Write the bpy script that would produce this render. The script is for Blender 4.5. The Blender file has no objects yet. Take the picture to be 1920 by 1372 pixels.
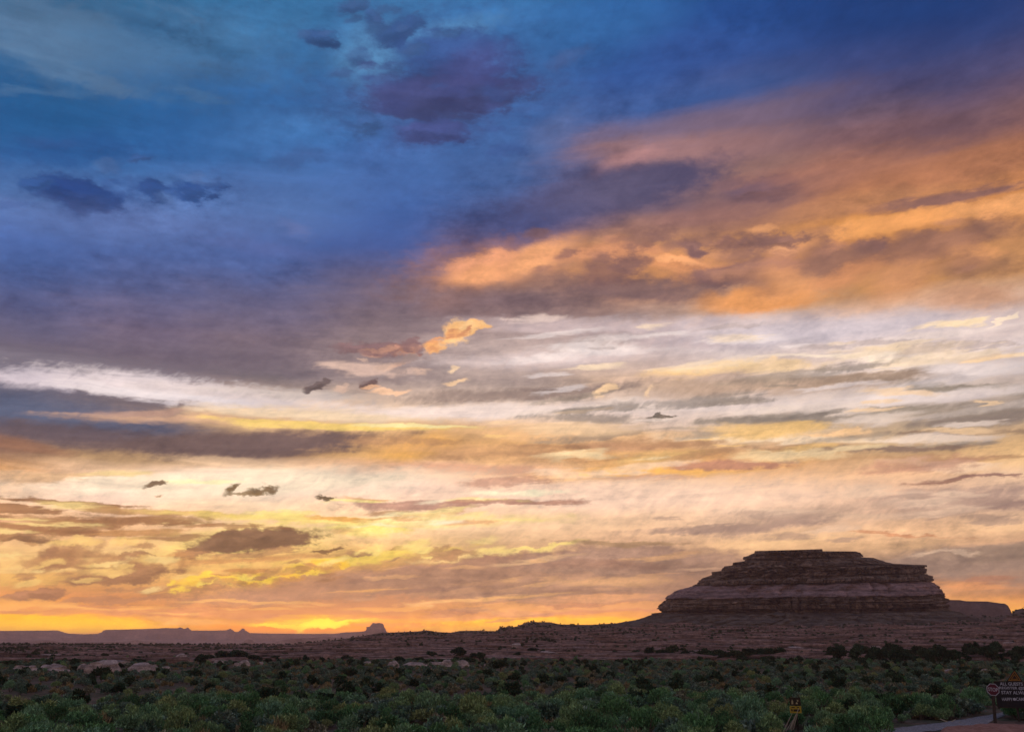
import bpy, bmesh, math, random
import numpy as np
from mathutils import Vector, Matrix, noise as mnoise

random.seed(7)
rng = np.random.default_rng(11)
R = math.radians
scene = bpy.context.scene
col = scene.collection

# ------------------------------------------------------------------ camera
EYE = 4.6                         # the photographer stands on a low rise
PITCH = math.atan((1205 - 686) / 1663.0)
cam_d = bpy.data.cameras.new('camera')
cam = bpy.data.objects.new('camera', cam_d)
col.objects.link(cam)
cam.location = (0, 0, EYE)
cam.rotation_euler = (math.pi / 2 + PITCH, 0, 0)
cam_d.sensor_width = 36.0
cam_d.lens = 36.0 * 1663 / 1920
cam_d.clip_start = 0.5
cam_d.clip_end = 60000
scene.camera = cam

scene.view_settings.view_transform = 'Standard'
scene.view_settings.look = 'None'
scene.view_settings.gamma = 1.0
scene.view_settings.exposure = 0.0
scene.view_settings.use_curve_mapping = False
scene.cycles.use_denoising = True
scene.cycles.max_bounces = 4
scene.cycles.diffuse_bounces = 2
scene.cycles.volume_bounces = 1
scene.cycles.transparent_max_bounces = 4

FP = 1663.0


def pix_dir(px, py):
    """unit direction in which a point of the photograph lies"""
    x, y = (px - 960) / FP, (686 - py) / FP
    c, s = math.cos(PITCH), math.sin(PITCH)
    v = Vector((x, c - y * s, s + y * c))
    return v.normalized()


def pix_ae(px, py):
    d = pix_dir(px, py)
    return math.atan2(d.x, d.y), math.asin(d.z)


def ae_pix(az, el):
    x, y, z = math.sin(az) * math.cos(el), math.cos(az) * math.cos(el), math.sin(el)
    c, s = math.cos(PITCH), math.sin(PITCH)
    f = y * c + z * s
    u = -y * s + z * c
    return 960 + FP * x / f, 686 - FP * u / f


def lin(c):
    out = []
    for v in c:
        v = min(max(v / 255.0, 0), 1)
        out.append(v / 12.92 if v <= 0.04045 else ((v + 0.055) / 1.055) ** 2.4)
    return out


# ------------------------------------------------------------------ sun
SUN_AZ, SUN_EL = pix_ae(590, 1183)[0], R(1.0)
sun_d = bpy.data.lights.new('sun', 'SUN')
sun = bpy.data.objects.new('sun', sun_d)
col.objects.link(sun)
sun_d.energy = 0.38               # the sun is all but down, behind cloud on the skyline
sun_d.angle = R(2.5)
sun_d.color = (1.0, 0.46, 0.18)
sdir = Vector((math.sin(SUN_AZ) * math.cos(SUN_EL), math.cos(SUN_AZ) * math.cos(SUN_EL), math.sin(SUN_EL)))
sun.location = sdir * 200
sun.rotation_euler = sdir.to_track_quat('Z', 'Y').to_euler()
# ------------------------------------------------------------------ sky
world = bpy.data.worlds.new('World')
scene.world = world
world.use_nodes = True
wt = world.node_tree
wt.nodes.clear()


def wn(kind, **kw):
    n = wt.nodes.new(kind)
    for k, v in kw.items():
        setattr(n, k, v)
    return n


def wl(a, b):
    wt.links.new(a, b)


def wmath(op, a, b=None, c=None, clamp=False):
    n = wn('ShaderNodeMath', operation=op, use_clamp=clamp)
    for i, v in enumerate((a, b, c)):
        if v is None:
            continue
        if isinstance(v, (int, float)):
            n.inputs[i].default_value = v
        else:
            wl(v, n.inputs[i])
    return n.outputs[0]


def wvec(op, a, b=None, c=None):
    n = wn('ShaderNodeVectorMath', operation=op)
    for i, v in enumerate((a, b, c)):
        if v is None:
            continue
        if isinstance(v, tuple):
            n.inputs[i].default_value = v
        else:
            wl(v, n.inputs[i])
    return n.outputs['Value'] if op in ('LENGTH', 'DOT_PRODUCT') else n.outputs[0]


def wrange(v, a, b, lo, hi, interp='SMOOTHSTEP'):
    n = wn('ShaderNodeMapRange', interpolation_type=interp)
    wl(v, n.inputs[0])
    for i, x in enumerate((a, b, lo, hi)):
        n.inputs[i + 1].default_value = x
    return n.outputs[0]


def wmix(f, a, b, blend='MIX'):
    n = wn('ShaderNodeMix', data_type='RGBA', blend_type=blend)
    for s, v in ((n.inputs[0], f), (n.inputs[6], a), (n.inputs[7], b)):
        if isinstance(v, (int, float)):
            s.default_value = v
        elif isinstance(v, (tuple, list)):
            s.default_value = (*v[:3], 1)
        else:
            wl(v, s)
    return n.outputs[2]


def wnoise(vec, scale, detail, rough=0.55, dist=0.0):
    n = wn('ShaderNodeTexNoise')
    wl(vec, n.inputs['Vector'])
    n.inputs['Scale'].default_value = scale
    n.inputs['Detail'].default_value = detail
    n.inputs['Roughness'].default_value = rough
    n.inputs['Distortion'].default_value = dist
    return n


tc = wn('ShaderNodeTexCoord')
D = wvec('NORMALIZE', tc.outputs['Generated'])
sep = wn('ShaderNodeSeparateXYZ')
wl(D, sep.inputs[0])
DX, DY, DZ = sep.outputs
AZ = wmath('ARCTAN2', DX, DY)
EL = wmath('ARCSINE', DZ)


def dirvec(sx, sy, sz, tilt=0.0):
    """noise coordinates: the direction, stretched; tilt makes streaks climb to the right"""
    z = wmath('MULTIPLY_ADD', DX, -tilt, DZ)
    cb = wn('ShaderNodeCombineXYZ')
    wl(wmath('MULTIPLY', DX, sx), cb.inputs[0])
    wl(wmath('MULTIPLY', DY, sy), cb.inputs[1])
    wl(wmath('MULTIPLY', z, sz), cb.inputs[2])
    return cb.outputs[0]


n_bil = wnoise(dirvec(1, 1, 1.7), 15.0, 8, 0.6)                 # billows
n_fine = wnoise(dirvec(1, 1, 2.2), 48.0, 7, 0.66)               # crumbs of cumulus
n_str = wnoise(dirvec(1, 1, 7.5, 0.05), 9.0, 9, 0.62, 0.35)     # long streaks
n_hair = wnoise(dirvec(4.0, 1, 7.0, 0.5), 15.0, 7, 0.62, 0.5)   # combed cirrus hairs
n_soft = wnoise(dirvec(1, 1, 2.2, 0.1), 5.0, 4, 0.5)            # broad swell
B, F, S, H, W = (n.outputs[0] for n in (n_bil, n_fine, n_str, n_hair, n_soft))
HF = wmath('ADD', wmath('MULTIPLY', H, 0.7), wmath('MULTIPLY', F, 0.3))
BF = wmath('ADD', wmath('MULTIPLY', B, 0.65), wmath('MULTIPLY', F, 0.45))

P0 = wn('ShaderNodeCombineXYZ')
wl(AZ, P0.inputs[0])
wl(EL, P0.inputs[1])
P0 = P0.outputs[0]


def warp(noise_node, wx, wy, p=None):
    v = wvec('SUBTRACT', noise_node.outputs[1], (0.5, 0.5, 0.5))
    return wvec('MULTIPLY_ADD', v, (wx, wy, 0), p or P0)


P_c = warp(n_fine, 0.020, 0.013, warp(n_bil, 0.045, 0.030))   # cumulus edges
P_s = warp(n_fine, 0.030, 0.0065, warp(n_str, 0.16, 0.020))   # streaks
P_m = warp(n_soft, 0.10, 0.035)                              # soft shapes
SPACE = {'c': P_c, 's': P_s, 'm': P_m}
NOISE = {'B': BF, 'F': F, 'S': S, 'H': HF, 'W': W}

# broad colours of the cloud deck from its foot to the upper sky, along nine bearings
COLS = {
    0: [(0, (42, 92, 134)), (60, (66, 112, 156)), (120, (48, 104, 154)), (200, (34, 90, 146)), (270, (40, 94, 156)),
        (340, (66, 106, 164)), (430, (72, 102, 166)), (510, (68, 90, 144)), (570, (86, 92, 134)), (620, (104, 94, 120)),
        (660, (108, 98, 112)), (700, (118, 108, 120)), (745, (92, 94, 116)), (790, (94, 88, 102)), (828, (108, 86, 90)),
        (852, (200, 140, 84)), (880, (242, 192, 122)), (915, (252, 226, 176)), (945, (242, 200, 132)), (985, (236, 186, 118)),
        (1040, (246, 206, 140)), (1085, (238, 188, 112)), (1115, (222, 146, 84)), (1135, (238, 160, 66)), (1160, (246, 190, 40)), (1190, (240, 160, 30))],
    240: [(0, (42, 100, 150)), (60, (58, 112, 160)), (120, (44, 98, 154)), (200, (38, 92, 154)), (280, (46, 98, 162)),
          (350, (70, 110, 168)), (430, (82, 108, 168)), (510, (70, 91, 146)), (570, (94, 94, 132)), (620, (114, 99, 120)),
          (670, (112, 98, 112)), (710, (130, 118, 126)), (750, (120, 106, 112)), (785, (176, 140, 116)), (815, (112, 92, 92)), (845, (120, 94, 84)),
          (868, (238, 194, 124)), (905, (252, 228, 192)), (945, (250, 222, 176)), (985, (240, 196, 122)), (1035, (246, 208, 140)),
          (1085, (230, 172, 106)), (1115, (206, 142, 92)), (1140, (224, 146, 76)), (1160, (246, 186, 44)), (1190, (240, 150, 30))],
    480: [(0, (46, 106, 158)), (70, (54, 112, 168)), (150, (46, 100, 164)), (230, (50, 104, 170)), (300, (58, 106, 168)),
          (360, (74, 114, 172)), (430, (74, 104, 168)), (500, (72, 93, 148)), (550, (90, 94, 136)), (600, (116, 101, 120)),
          (650, (118, 102, 114)), (700, (110, 98, 108)), (735, (190, 168, 168)), (760, (226, 194, 170)), (790, (236, 190, 140)), (812, (120, 98, 94)), (845, (112, 88, 82)),
          (868, (242, 204, 150)), (905, (253, 228, 192)), (950, (254, 228, 170)), (985, (248, 212, 146)), (1030, (244, 200, 126)),
          (1080, (244, 194, 112)), (1105, (206, 150, 100)), (1140, (206, 142, 98)), (1165, (226, 144, 78)), (1182, (250, 176, 40)), (1195, (245, 150, 30))],
    720: [(0, (62, 120, 178)), (70, (66, 122, 184)), (150, (62, 112, 178)), (230, (64, 108, 174)), (300, (62, 102, 168)),
          (370, (66, 102, 168)), (430, (60, 92, 158)), (480, (66, 86, 146)), (520, (98, 92, 124)), (570, (120, 102, 114)),
          (620, (118, 102, 112)), (660, (150, 128, 128)), (710, (150, 132, 132)), (750, (206, 178, 166)), (785, (240, 204, 172)), (815, (210, 158, 106)), (850, (222, 168, 108)),
          (885, (242, 202, 148)), (915, (253, 228, 190)), (950, (248, 216, 156)), (985, (251, 218, 150)), (1020, (248, 210, 136)),
          (1055, (228, 178, 106)), (1085, (190, 140, 104)), (1115, (196, 142, 108)), (1150, (212, 146, 96)), (1172, (240, 166, 66)), (1195, (250, 170, 44))],
    960: [(0, (56, 114, 176)), (80, (58, 108, 172)), (160, (62, 104, 170)), (240, (64, 106, 172)), (320, (68, 99, 156)),
          (380, (70, 93, 148)), (430, (78, 82, 128)), (470, (150, 108, 98)), (520, (160, 116, 92)), (570, (124, 100, 104)),
          (620, (166, 140, 136)), (660, (198, 174, 168)), (710, (168, 146, 140)), (745, (176, 154, 146)), (775, (232, 208, 198)), (805, (232, 184, 138)),
          (850, (224, 166, 106)), (890, (246, 202, 136)), (930, (254, 220, 174)), (960, (248, 214, 152)), (1000, (250, 218, 156)),
          (1030, (214, 172, 120)), (1060, (188, 148, 116)), (1100, (180, 138, 112)), (1135, (206, 148, 106)), (1160, (244, 170, 66)), (1190, (252, 184, 50))],
    1200: [(0, (46, 100, 172)), (80, (48, 92, 164)), (150, (52, 92, 166)), (210, (70, 96, 156)), (260, (122, 104, 128)),
           (310, (146, 116, 124)), (370, (110, 94, 116)), (430, (124, 96, 104)), (475, (220, 152, 92)), (530, (196, 134, 88)),
           (575, (140, 110, 102)), (610, (196, 172, 166)), (660, (206, 184, 182)), (710, (206, 172, 148)), (740, (172, 146, 130)), (770, (238, 214, 206)), (805, (220, 186, 160)),
           (845, (216, 154, 96)), (885, (242, 196, 122)), (930, (254, 220, 172)), (980, (246, 210, 146)), (1020, (206, 168, 124)),
           (1060, (172, 138, 116)), (1100, (176, 136, 116)), (1135, (206, 142, 108)), (1152, (240, 164, 74)), (1190, (254, 186, 52))],
    1440: [(0, (34, 76, 150)), (80, (42, 76, 146)), (140, (58, 82, 146)), (190, (92, 90, 126)), (250, (134, 104, 112)),
           (310, (152, 114, 106)), (360, (126, 94, 98)), (410, (158, 112, 94)), (460, (220, 150, 84)), (505, (160, 114, 92)),
           (550, (206, 142, 80)), (585, (196, 164, 152)), (630, (206, 192, 196)), (675, (224, 200, 190)), (720, (196, 164, 144)), (755, (226, 204, 196)), (790, (170, 144, 126)),
           (815, (238, 204, 168)), (845, (190, 138, 96)), (885, (236, 186, 112)), (930, (254, 220, 170)), (975, (206, 176, 128)), (1010, (246, 208, 138)),
           (1035, (200, 160, 124)), (1080, (176, 138, 120)), (1140, (206, 142, 106)), (1190, (250, 180, 60))],
    1680: [(0, (32, 62, 126)), (70, (46, 68, 126)), (140, (72, 76, 124)), (200, (98, 84, 110)), (260, (140, 100, 96)),
           (310, (170, 116, 92)), (360, (190, 124, 82)), (400, (232, 154, 80)), (445, (216, 146, 84)), (490, (170, 116, 88)),
           (550, (200, 142, 88)), (585, (196, 166, 150)), (620, (226, 206, 206)), (670, (232, 210, 202)), (715, (190, 164, 146)), (750, (226, 208, 202)), (790, (160, 136, 118)),
           (820, (232, 198, 156)), (845, (156, 122, 98)), (880, (238, 192, 126)), (930, (214, 182, 136)), (960, (200, 172, 128)), (1005, (246, 204, 136)),
           (1040, (190, 156, 124)), (1080, (168, 136, 122)), (1110, (210, 152, 108)), (1150, (240, 170, 80)), (1190, (250, 180, 60))],
    1900: [(0, (28, 52, 108)), (70, (44, 60, 112)), (140, (70, 70, 112)), (200, (98, 80, 96)), (250, (132, 92, 86)),
           (300, (176, 116, 86)), (350, (170, 112, 80)), (390, (236, 162, 90)), (440, (178, 126, 90)), (500, (190, 136, 88)),
           (555, (198, 150, 108)), (590, (206, 186, 186)), (640, (222, 204, 204)), (690, (206, 184, 176)), (730, (190, 168, 154)), (760, (160, 142, 132)), (790, (180, 150, 122)),
           (830, (216, 172, 126)), (870, (240, 196, 130)), (900, (236, 202, 146)), (945, (192, 166, 126)), (985, (240, 204, 138)), (1015, (206, 164, 120)),
           (1050, (164, 136, 122)), (1085, (166, 132, 114)), (1110, (220, 152, 92)), (1145, (250, 176, 66)), (1190, (250, 180, 60))],
}
BEAR = [pix_ae(x, 700)[0] for x in sorted(COLS)]


def col_at(px, py):
    xs = sorted(COLS)
    px = min(max(px, xs[0]), xs[-1])
    for a, b in zip(xs, xs[1:]):
        if px <= b:
            break
    t = (px - a) / (b - a)

    def one(x):
        st = COLS[x]
        if py <= st[0][0]:
            return np.array(st[0][1], float)
        for (y0, c0), (y1, c1) in zip(st, st[1:]):
            if py <= y1:
                k = (py - y0) / (y1 - y0)
                return np.array(c0) * (1 - k) + np.array(c1) * k
        return np.array(st[-1][1], float)
    return one(a) * (1 - t) + one(b) * t


EL_TOP = R(46)
sepw = wn('ShaderNodeSeparateXYZ')
wl(wvec('ADD', wvec('SUBTRACT', warp(n_str, 0.11, 0.012), P0), warp(n_soft, 0.06, 0.030)), sepw.inputs[0])
EW = wmath('DIVIDE', sepw.outputs[1], EL_TOP)
AW = sepw.outputs[0]


def smooth_(a, b, x):
    t = min(max((x - a) / (b - a), 0), 1)
    return t * t * (3 - 2 * t)


def bearing_ramp(az):
    """colour against elevation on one bearing: up to 32 stops"""
    r = wn('ShaderNodeValToRGB')
    wl(EW, r.inputs[0])
    cr = r.color_ramp
    cr.interpolation = 'LINEAR'
    els = np.concatenate([np.linspace(0.0, R(14), 17), np.linspace(R(14), EL_TOP, 16)[1:]])[:32]
    while len(cr.elements) < len(els):
        cr.elements.new(0.5)
    for e, x in zip(cr.elements, els):
        e.position = x / EL_TOP
    for e, x in zip(cr.elements, els):
        px, py = ae_pix(az, x)
        c_ = col_at(px, py)
        k_ = float(smooth_(850, 885, py) * smooth_(1040, 1000, py))
        c = lin((c_[0] + 3 * k_, c_[1] - 4 * k_, c_[2] + 18 * k_))
        e.color = (*c, 1)
    return r.outputs[0]


base = bearing_ramp(BEAR[0])
for a, b in zip(BEAR, BEAR[1:]):
    base = wmix(wrange(AW, a, b, 0, 1), base, bearing_ramp(b))

# the sky beside, behind and above: unseen, brightened to throw fill light on ground and butte
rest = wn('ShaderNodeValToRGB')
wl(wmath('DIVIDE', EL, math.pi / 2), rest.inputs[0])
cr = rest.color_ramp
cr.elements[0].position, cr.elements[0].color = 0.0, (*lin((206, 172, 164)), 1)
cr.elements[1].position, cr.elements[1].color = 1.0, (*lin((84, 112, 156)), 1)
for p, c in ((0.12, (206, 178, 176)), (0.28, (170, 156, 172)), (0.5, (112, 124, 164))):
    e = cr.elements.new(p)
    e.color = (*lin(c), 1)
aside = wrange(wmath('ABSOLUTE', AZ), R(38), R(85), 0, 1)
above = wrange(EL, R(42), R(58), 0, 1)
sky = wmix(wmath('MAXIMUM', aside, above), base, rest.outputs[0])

deck = sky

# fibre and billow in the deck itself: strongest low in the west where the layers are seen edge on
low = wrange(EL, R(6), R(26), 1.0, 0.45)
mid = wmath('MULTIPLY', low, wrange(EL, R(1.0), R(4.0), 0.25, 1.0))
gain = wmath('MULTIPLY', wmath('MULTIPLY', wmath('SUBTRACT', S, 0.5), mid), 1.05)
gain = wmath('MULTIPLY_ADD', wmath('MULTIPLY', wmath('SUBTRACT', H, 0.5), mid), 0.6, gain)
gain = wmath('MULTIPLY_ADD', wmath('MULTIPLY', wmath('SUBTRACT', B, 0.5), wrange(W, 0.35, 0.65, 0.35, 1.1)), wrange(EL, R(12), R(26), 0.6, 1.2), gain)
gain = wmath('MULTIPLY_ADD', wmath('MULTIPLY', wmath('SUBTRACT', F, 0.5), wrange(W, 0.4, 0.65, 0.3, 1.0)), wrange(EL, R(7), R(14), 1.35, 0.85), gain)
# the lowest slot of sky is brightened to offset the haze before it
glow = wrange(EL, R(0.2), R(3.4), 2.0, 1.06)
tone = wn('ShaderNodeCombineColor')
for i_, (k_, o_) in enumerate(((1.04, 1.015), (1.0, 1.015), (0.86, 1.0))):
    dim = wrange(EL, R(23), R(36), 1.0, (0.95, 0.88, 0.84)[i_])
    warm = wrange(EL, R(4), R(11), (1.02, 0.94, 0.88)[i_], 1.0)
    wl(wmath('MULTIPLY', wmath('MULTIPLY', wmath('MULTIPLY_ADD', gain, k_, o_), glow), wmath('MULTIPLY', warm, dim)), tone.inputs[i_])
tone = tone.outputs[0]

# one cloud: an ellipse in bearing and elevation whose edge a noise breaks up
cg = bpy.data.node_groups.new('cloud', 'ShaderNodeTree')
for nm, st in (('Sky', 'NodeSocketColor'), ('P', 'NodeSocketVector'), ('Noise', 'NodeSocketFloat'), ('Centre', 'NodeSocketVector'),
               ('Angle', 'NodeSocketVector'), ('Size', 'NodeSocketVector'), ('Amp', 'NodeSocketFloat'), ('Outer', 'NodeSocketFloat'),
               ('Inner', 'NodeSocketFloat'), ('Opacity', 'NodeSocketFloat'), ('Colour', 'NodeSocketColor')):
    cg.interface.new_socket(nm, in_out='INPUT', socket_type=st)
cg.interface.new_socket('Sky', in_out='OUTPUT', socket_type='NodeSocketColor')
gi, go = cg.nodes.new('NodeGroupInput'), cg.nodes.new('NodeGroupOutput')
gm = cg.nodes.new('ShaderNodeMapping')
gm.vector_type = 'TEXTURE'
for a_, b_ in (('P', 0), ('Centre', 1), ('Angle', 2), ('Size', 3)):
    cg.links.new(gi.outputs[a_], gm.inputs[b_])
gl = cg.nodes.new('ShaderNodeVectorMath')
gl.operation = 'LENGTH'
cg.links.new(gm.outputs[0], gl.inputs[0])
ga = cg.nodes.new('ShaderNodeMath')
ga.operation = 'MULTIPLY_ADD'
cg.links.new(gi.outputs['Noise'], ga.inputs[0])
cg.links.new(gi.outputs['Amp'], ga.inputs[1])
cg.links.new(gl.outputs['Value'], ga.inputs[2])
gr = cg.nodes.new('ShaderNodeMapRange')
gr.interpolation_type = 'SMOOTHSTEP'
cg.links.new(ga.outputs[0], gr.inputs[0])
cg.links.new(gi.outputs['Outer'], gr.inputs[1])
cg.links.new(gi.outputs['Inner'], gr.inputs[2])
gr.inputs[3].default_value = 0
cg.links.new(gi.outputs['Opacity'], gr.inputs[4])
gx = cg.nodes.new('ShaderNodeMix')
gx.data_type = 'RGBA'
cg.links.new(gr.outputs[0], gx.inputs[0])
cg.links.new(gi.outputs['Sky'], gx.inputs[6])
cg.links.new(gi.outputs['Colour'], gx.inputs[7])
cg.links.new(gx.outputs[2], go.inputs[0])

WARP = {'c': (0.024, 0.016), 's': (0.07, 0.010), 'm': (0.036, 0.013)}


def cloud_shape(px, py, rx, ry, rot, rgb, op=1.0, soft=0.35, space='c', noise='B', amp=1.2):
    a0, e0 = pix_ae(px, py)
    t = R(rot)
    a1, e1 = pix_ae(px + 10 * math.cos(t), py - 10 * math.sin(t))
    a2, e2 = pix_ae(px - 10 * math.sin(t), py - 10 * math.cos(t))
    ang = math.atan2(e1 - e0, a1 - a0)
    sx = rx * math.hypot(a1 - a0, e1 - e0) / 10
    sy = ry * math.hypot(a2 - a0, e2 - e0) / 10
    r = 1 + soft + amp * 0.33
    hx = r * math.hypot(sx * math.cos(ang), sy * math.sin(ang)) + WARP[space][0]
    hy = r * math.hypot(sx * math.sin(ang), sy * math.cos(ang)) + WARP[space][1]
    return dict(c=(a0, e0), ang=ang, size=(sx, sy), box=(a0 - hx, a0 + hx, e0 - hy, e0 + hy), rgb=rgb, op=op,
                soft=soft, space=space, noise=noise, amp=amp)


PART_IN = (('Deck', 'NodeSocketColor', deck), ('Tone', 'NodeSocketColor', tone), ('c', 'NodeSocketVector', P_c), ('s', 'NodeSocketVector', P_s),
           ('m', 'NodeSocketVector', P_m), ('B', 'NodeSocketFloat', BF), ('F', 'NodeSocketFloat', F), ('S', 'NodeSocketFloat', S),
           ('H', 'NodeSocketFloat', HF), ('W', 'NodeSocketFloat', W))


def deck_part(shapes):
    """the deck with the clouds that reach into one part of the sky (a node group: quick to build)"""
    t = bpy.data.node_groups.new('deck_part', 'ShaderNodeTree')
    for nm, st, _ in PART_IN:
        t.interface.new_socket(nm, in_out='INPUT', socket_type=st)
    t.interface.new_socket('Shader', in_out='OUTPUT', socket_type='NodeSocketShader')
    N, L = t.nodes.new, t.links.new
    gi_ = N('NodeGroupInput').outputs
    sky = gi_['Deck']
    space = {}
    for n, s in enumerate(shapes):
        if n % 6 == 0:
            # hang the coordinates on the sky so far: keeps the shader's evaluation in order (and its stack small)
            h = N('ShaderNodeVectorMath')
            h.operation = 'SCALE'
            L(sky, h.inputs[0])
            h.inputs['Scale'].default_value = 1e-12
            for k in 'csm':
                ad = N('ShaderNodeVectorMath')
                L(gi_[k], ad.inputs[0])
                L(h.outputs[0], ad.inputs[1])
                space[k] = ad.outputs[0]
        g = N('ShaderNodeGroup')
        g.node_tree = cg
        i = g.inputs
        L(sky, i['Sky'])
        L(space[s['space']], i['P'])
        L(gi_[s['noise']], i['Noise'])
        i['Centre'].default_value = (*s['c'], 0)
        i['Angle'].default_value = (0, 0, s['ang'])
        i['Size'].default_value = (*s['size'], 1)
        i['Amp'].default_value = s['amp']
        i['Outer'].default_value = 1 + s['soft'] + s['amp'] * 0.5
        i['Inner'].default_value = max(1 - s['soft'], 0) + s['amp'] * 0.5
        i['Opacity'].default_value = s['op']
        i['Colour'].default_value = (*lin(s['rgb']), 1)
        sky = g.outputs[0]
    m = N('ShaderNodeMix')
    m.data_type, m.blend_type = 'RGBA', 'MULTIPLY'
    m.inputs[0].default_value = 1.0
    L(sky, m.inputs[6])
    L(gi_['Tone'], m.inputs[7])
    bg = N('ShaderNodeBackground')
    L(m.outputs[2], bg.inputs[0])
    L(bg.outputs[0], N('NodeGroupOutput').inputs[0])
    g = wn('ShaderNodeGroup')
    g.node_tree = t
    for nm, _, src in PART_IN:
        wl(src, g.inputs[nm])
    return g.outputs[0]


def choose(v, t, lo, hi):
    m = wn('ShaderNodeMixShader')
    wl(wmath('GREATER_THAN', v, t), m.inputs[0])
    wl(lo, m.inputs[1])
    wl(hi, m.inputs[2])
    return m.outputs[0]


def sky_rows(shapes, els, lo=-9, hi=9):
    """halve the sky again and again in elevation, then in bearing, keeping in each part only the clouds that touch it"""
    shapes = [s for s in shapes if s['box'][3] > lo and s['box'][2] < hi]
    if els:
        k = len(els) // 2
        return choose(EL, els[k], sky_rows(shapes, els[:k], lo, els[k]), sky_rows(shapes, els[k + 1:], els[k], hi))
    return sky_cells(shapes, [R(-16), R(0), R(16)])


def sky_cells(shapes, azs, lo=-9, hi=9):
    shapes = [s for s in shapes if s['box'][1] > lo and s['box'][0] < hi]
    if azs:
        k = len(azs) // 2
        return choose(AZ, azs[k], sky_cells(shapes, azs[:k], lo, azs[k]), sky_cells(shapes, azs[k + 1:], azs[k], hi))
    return deck_part(shapes)


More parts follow.
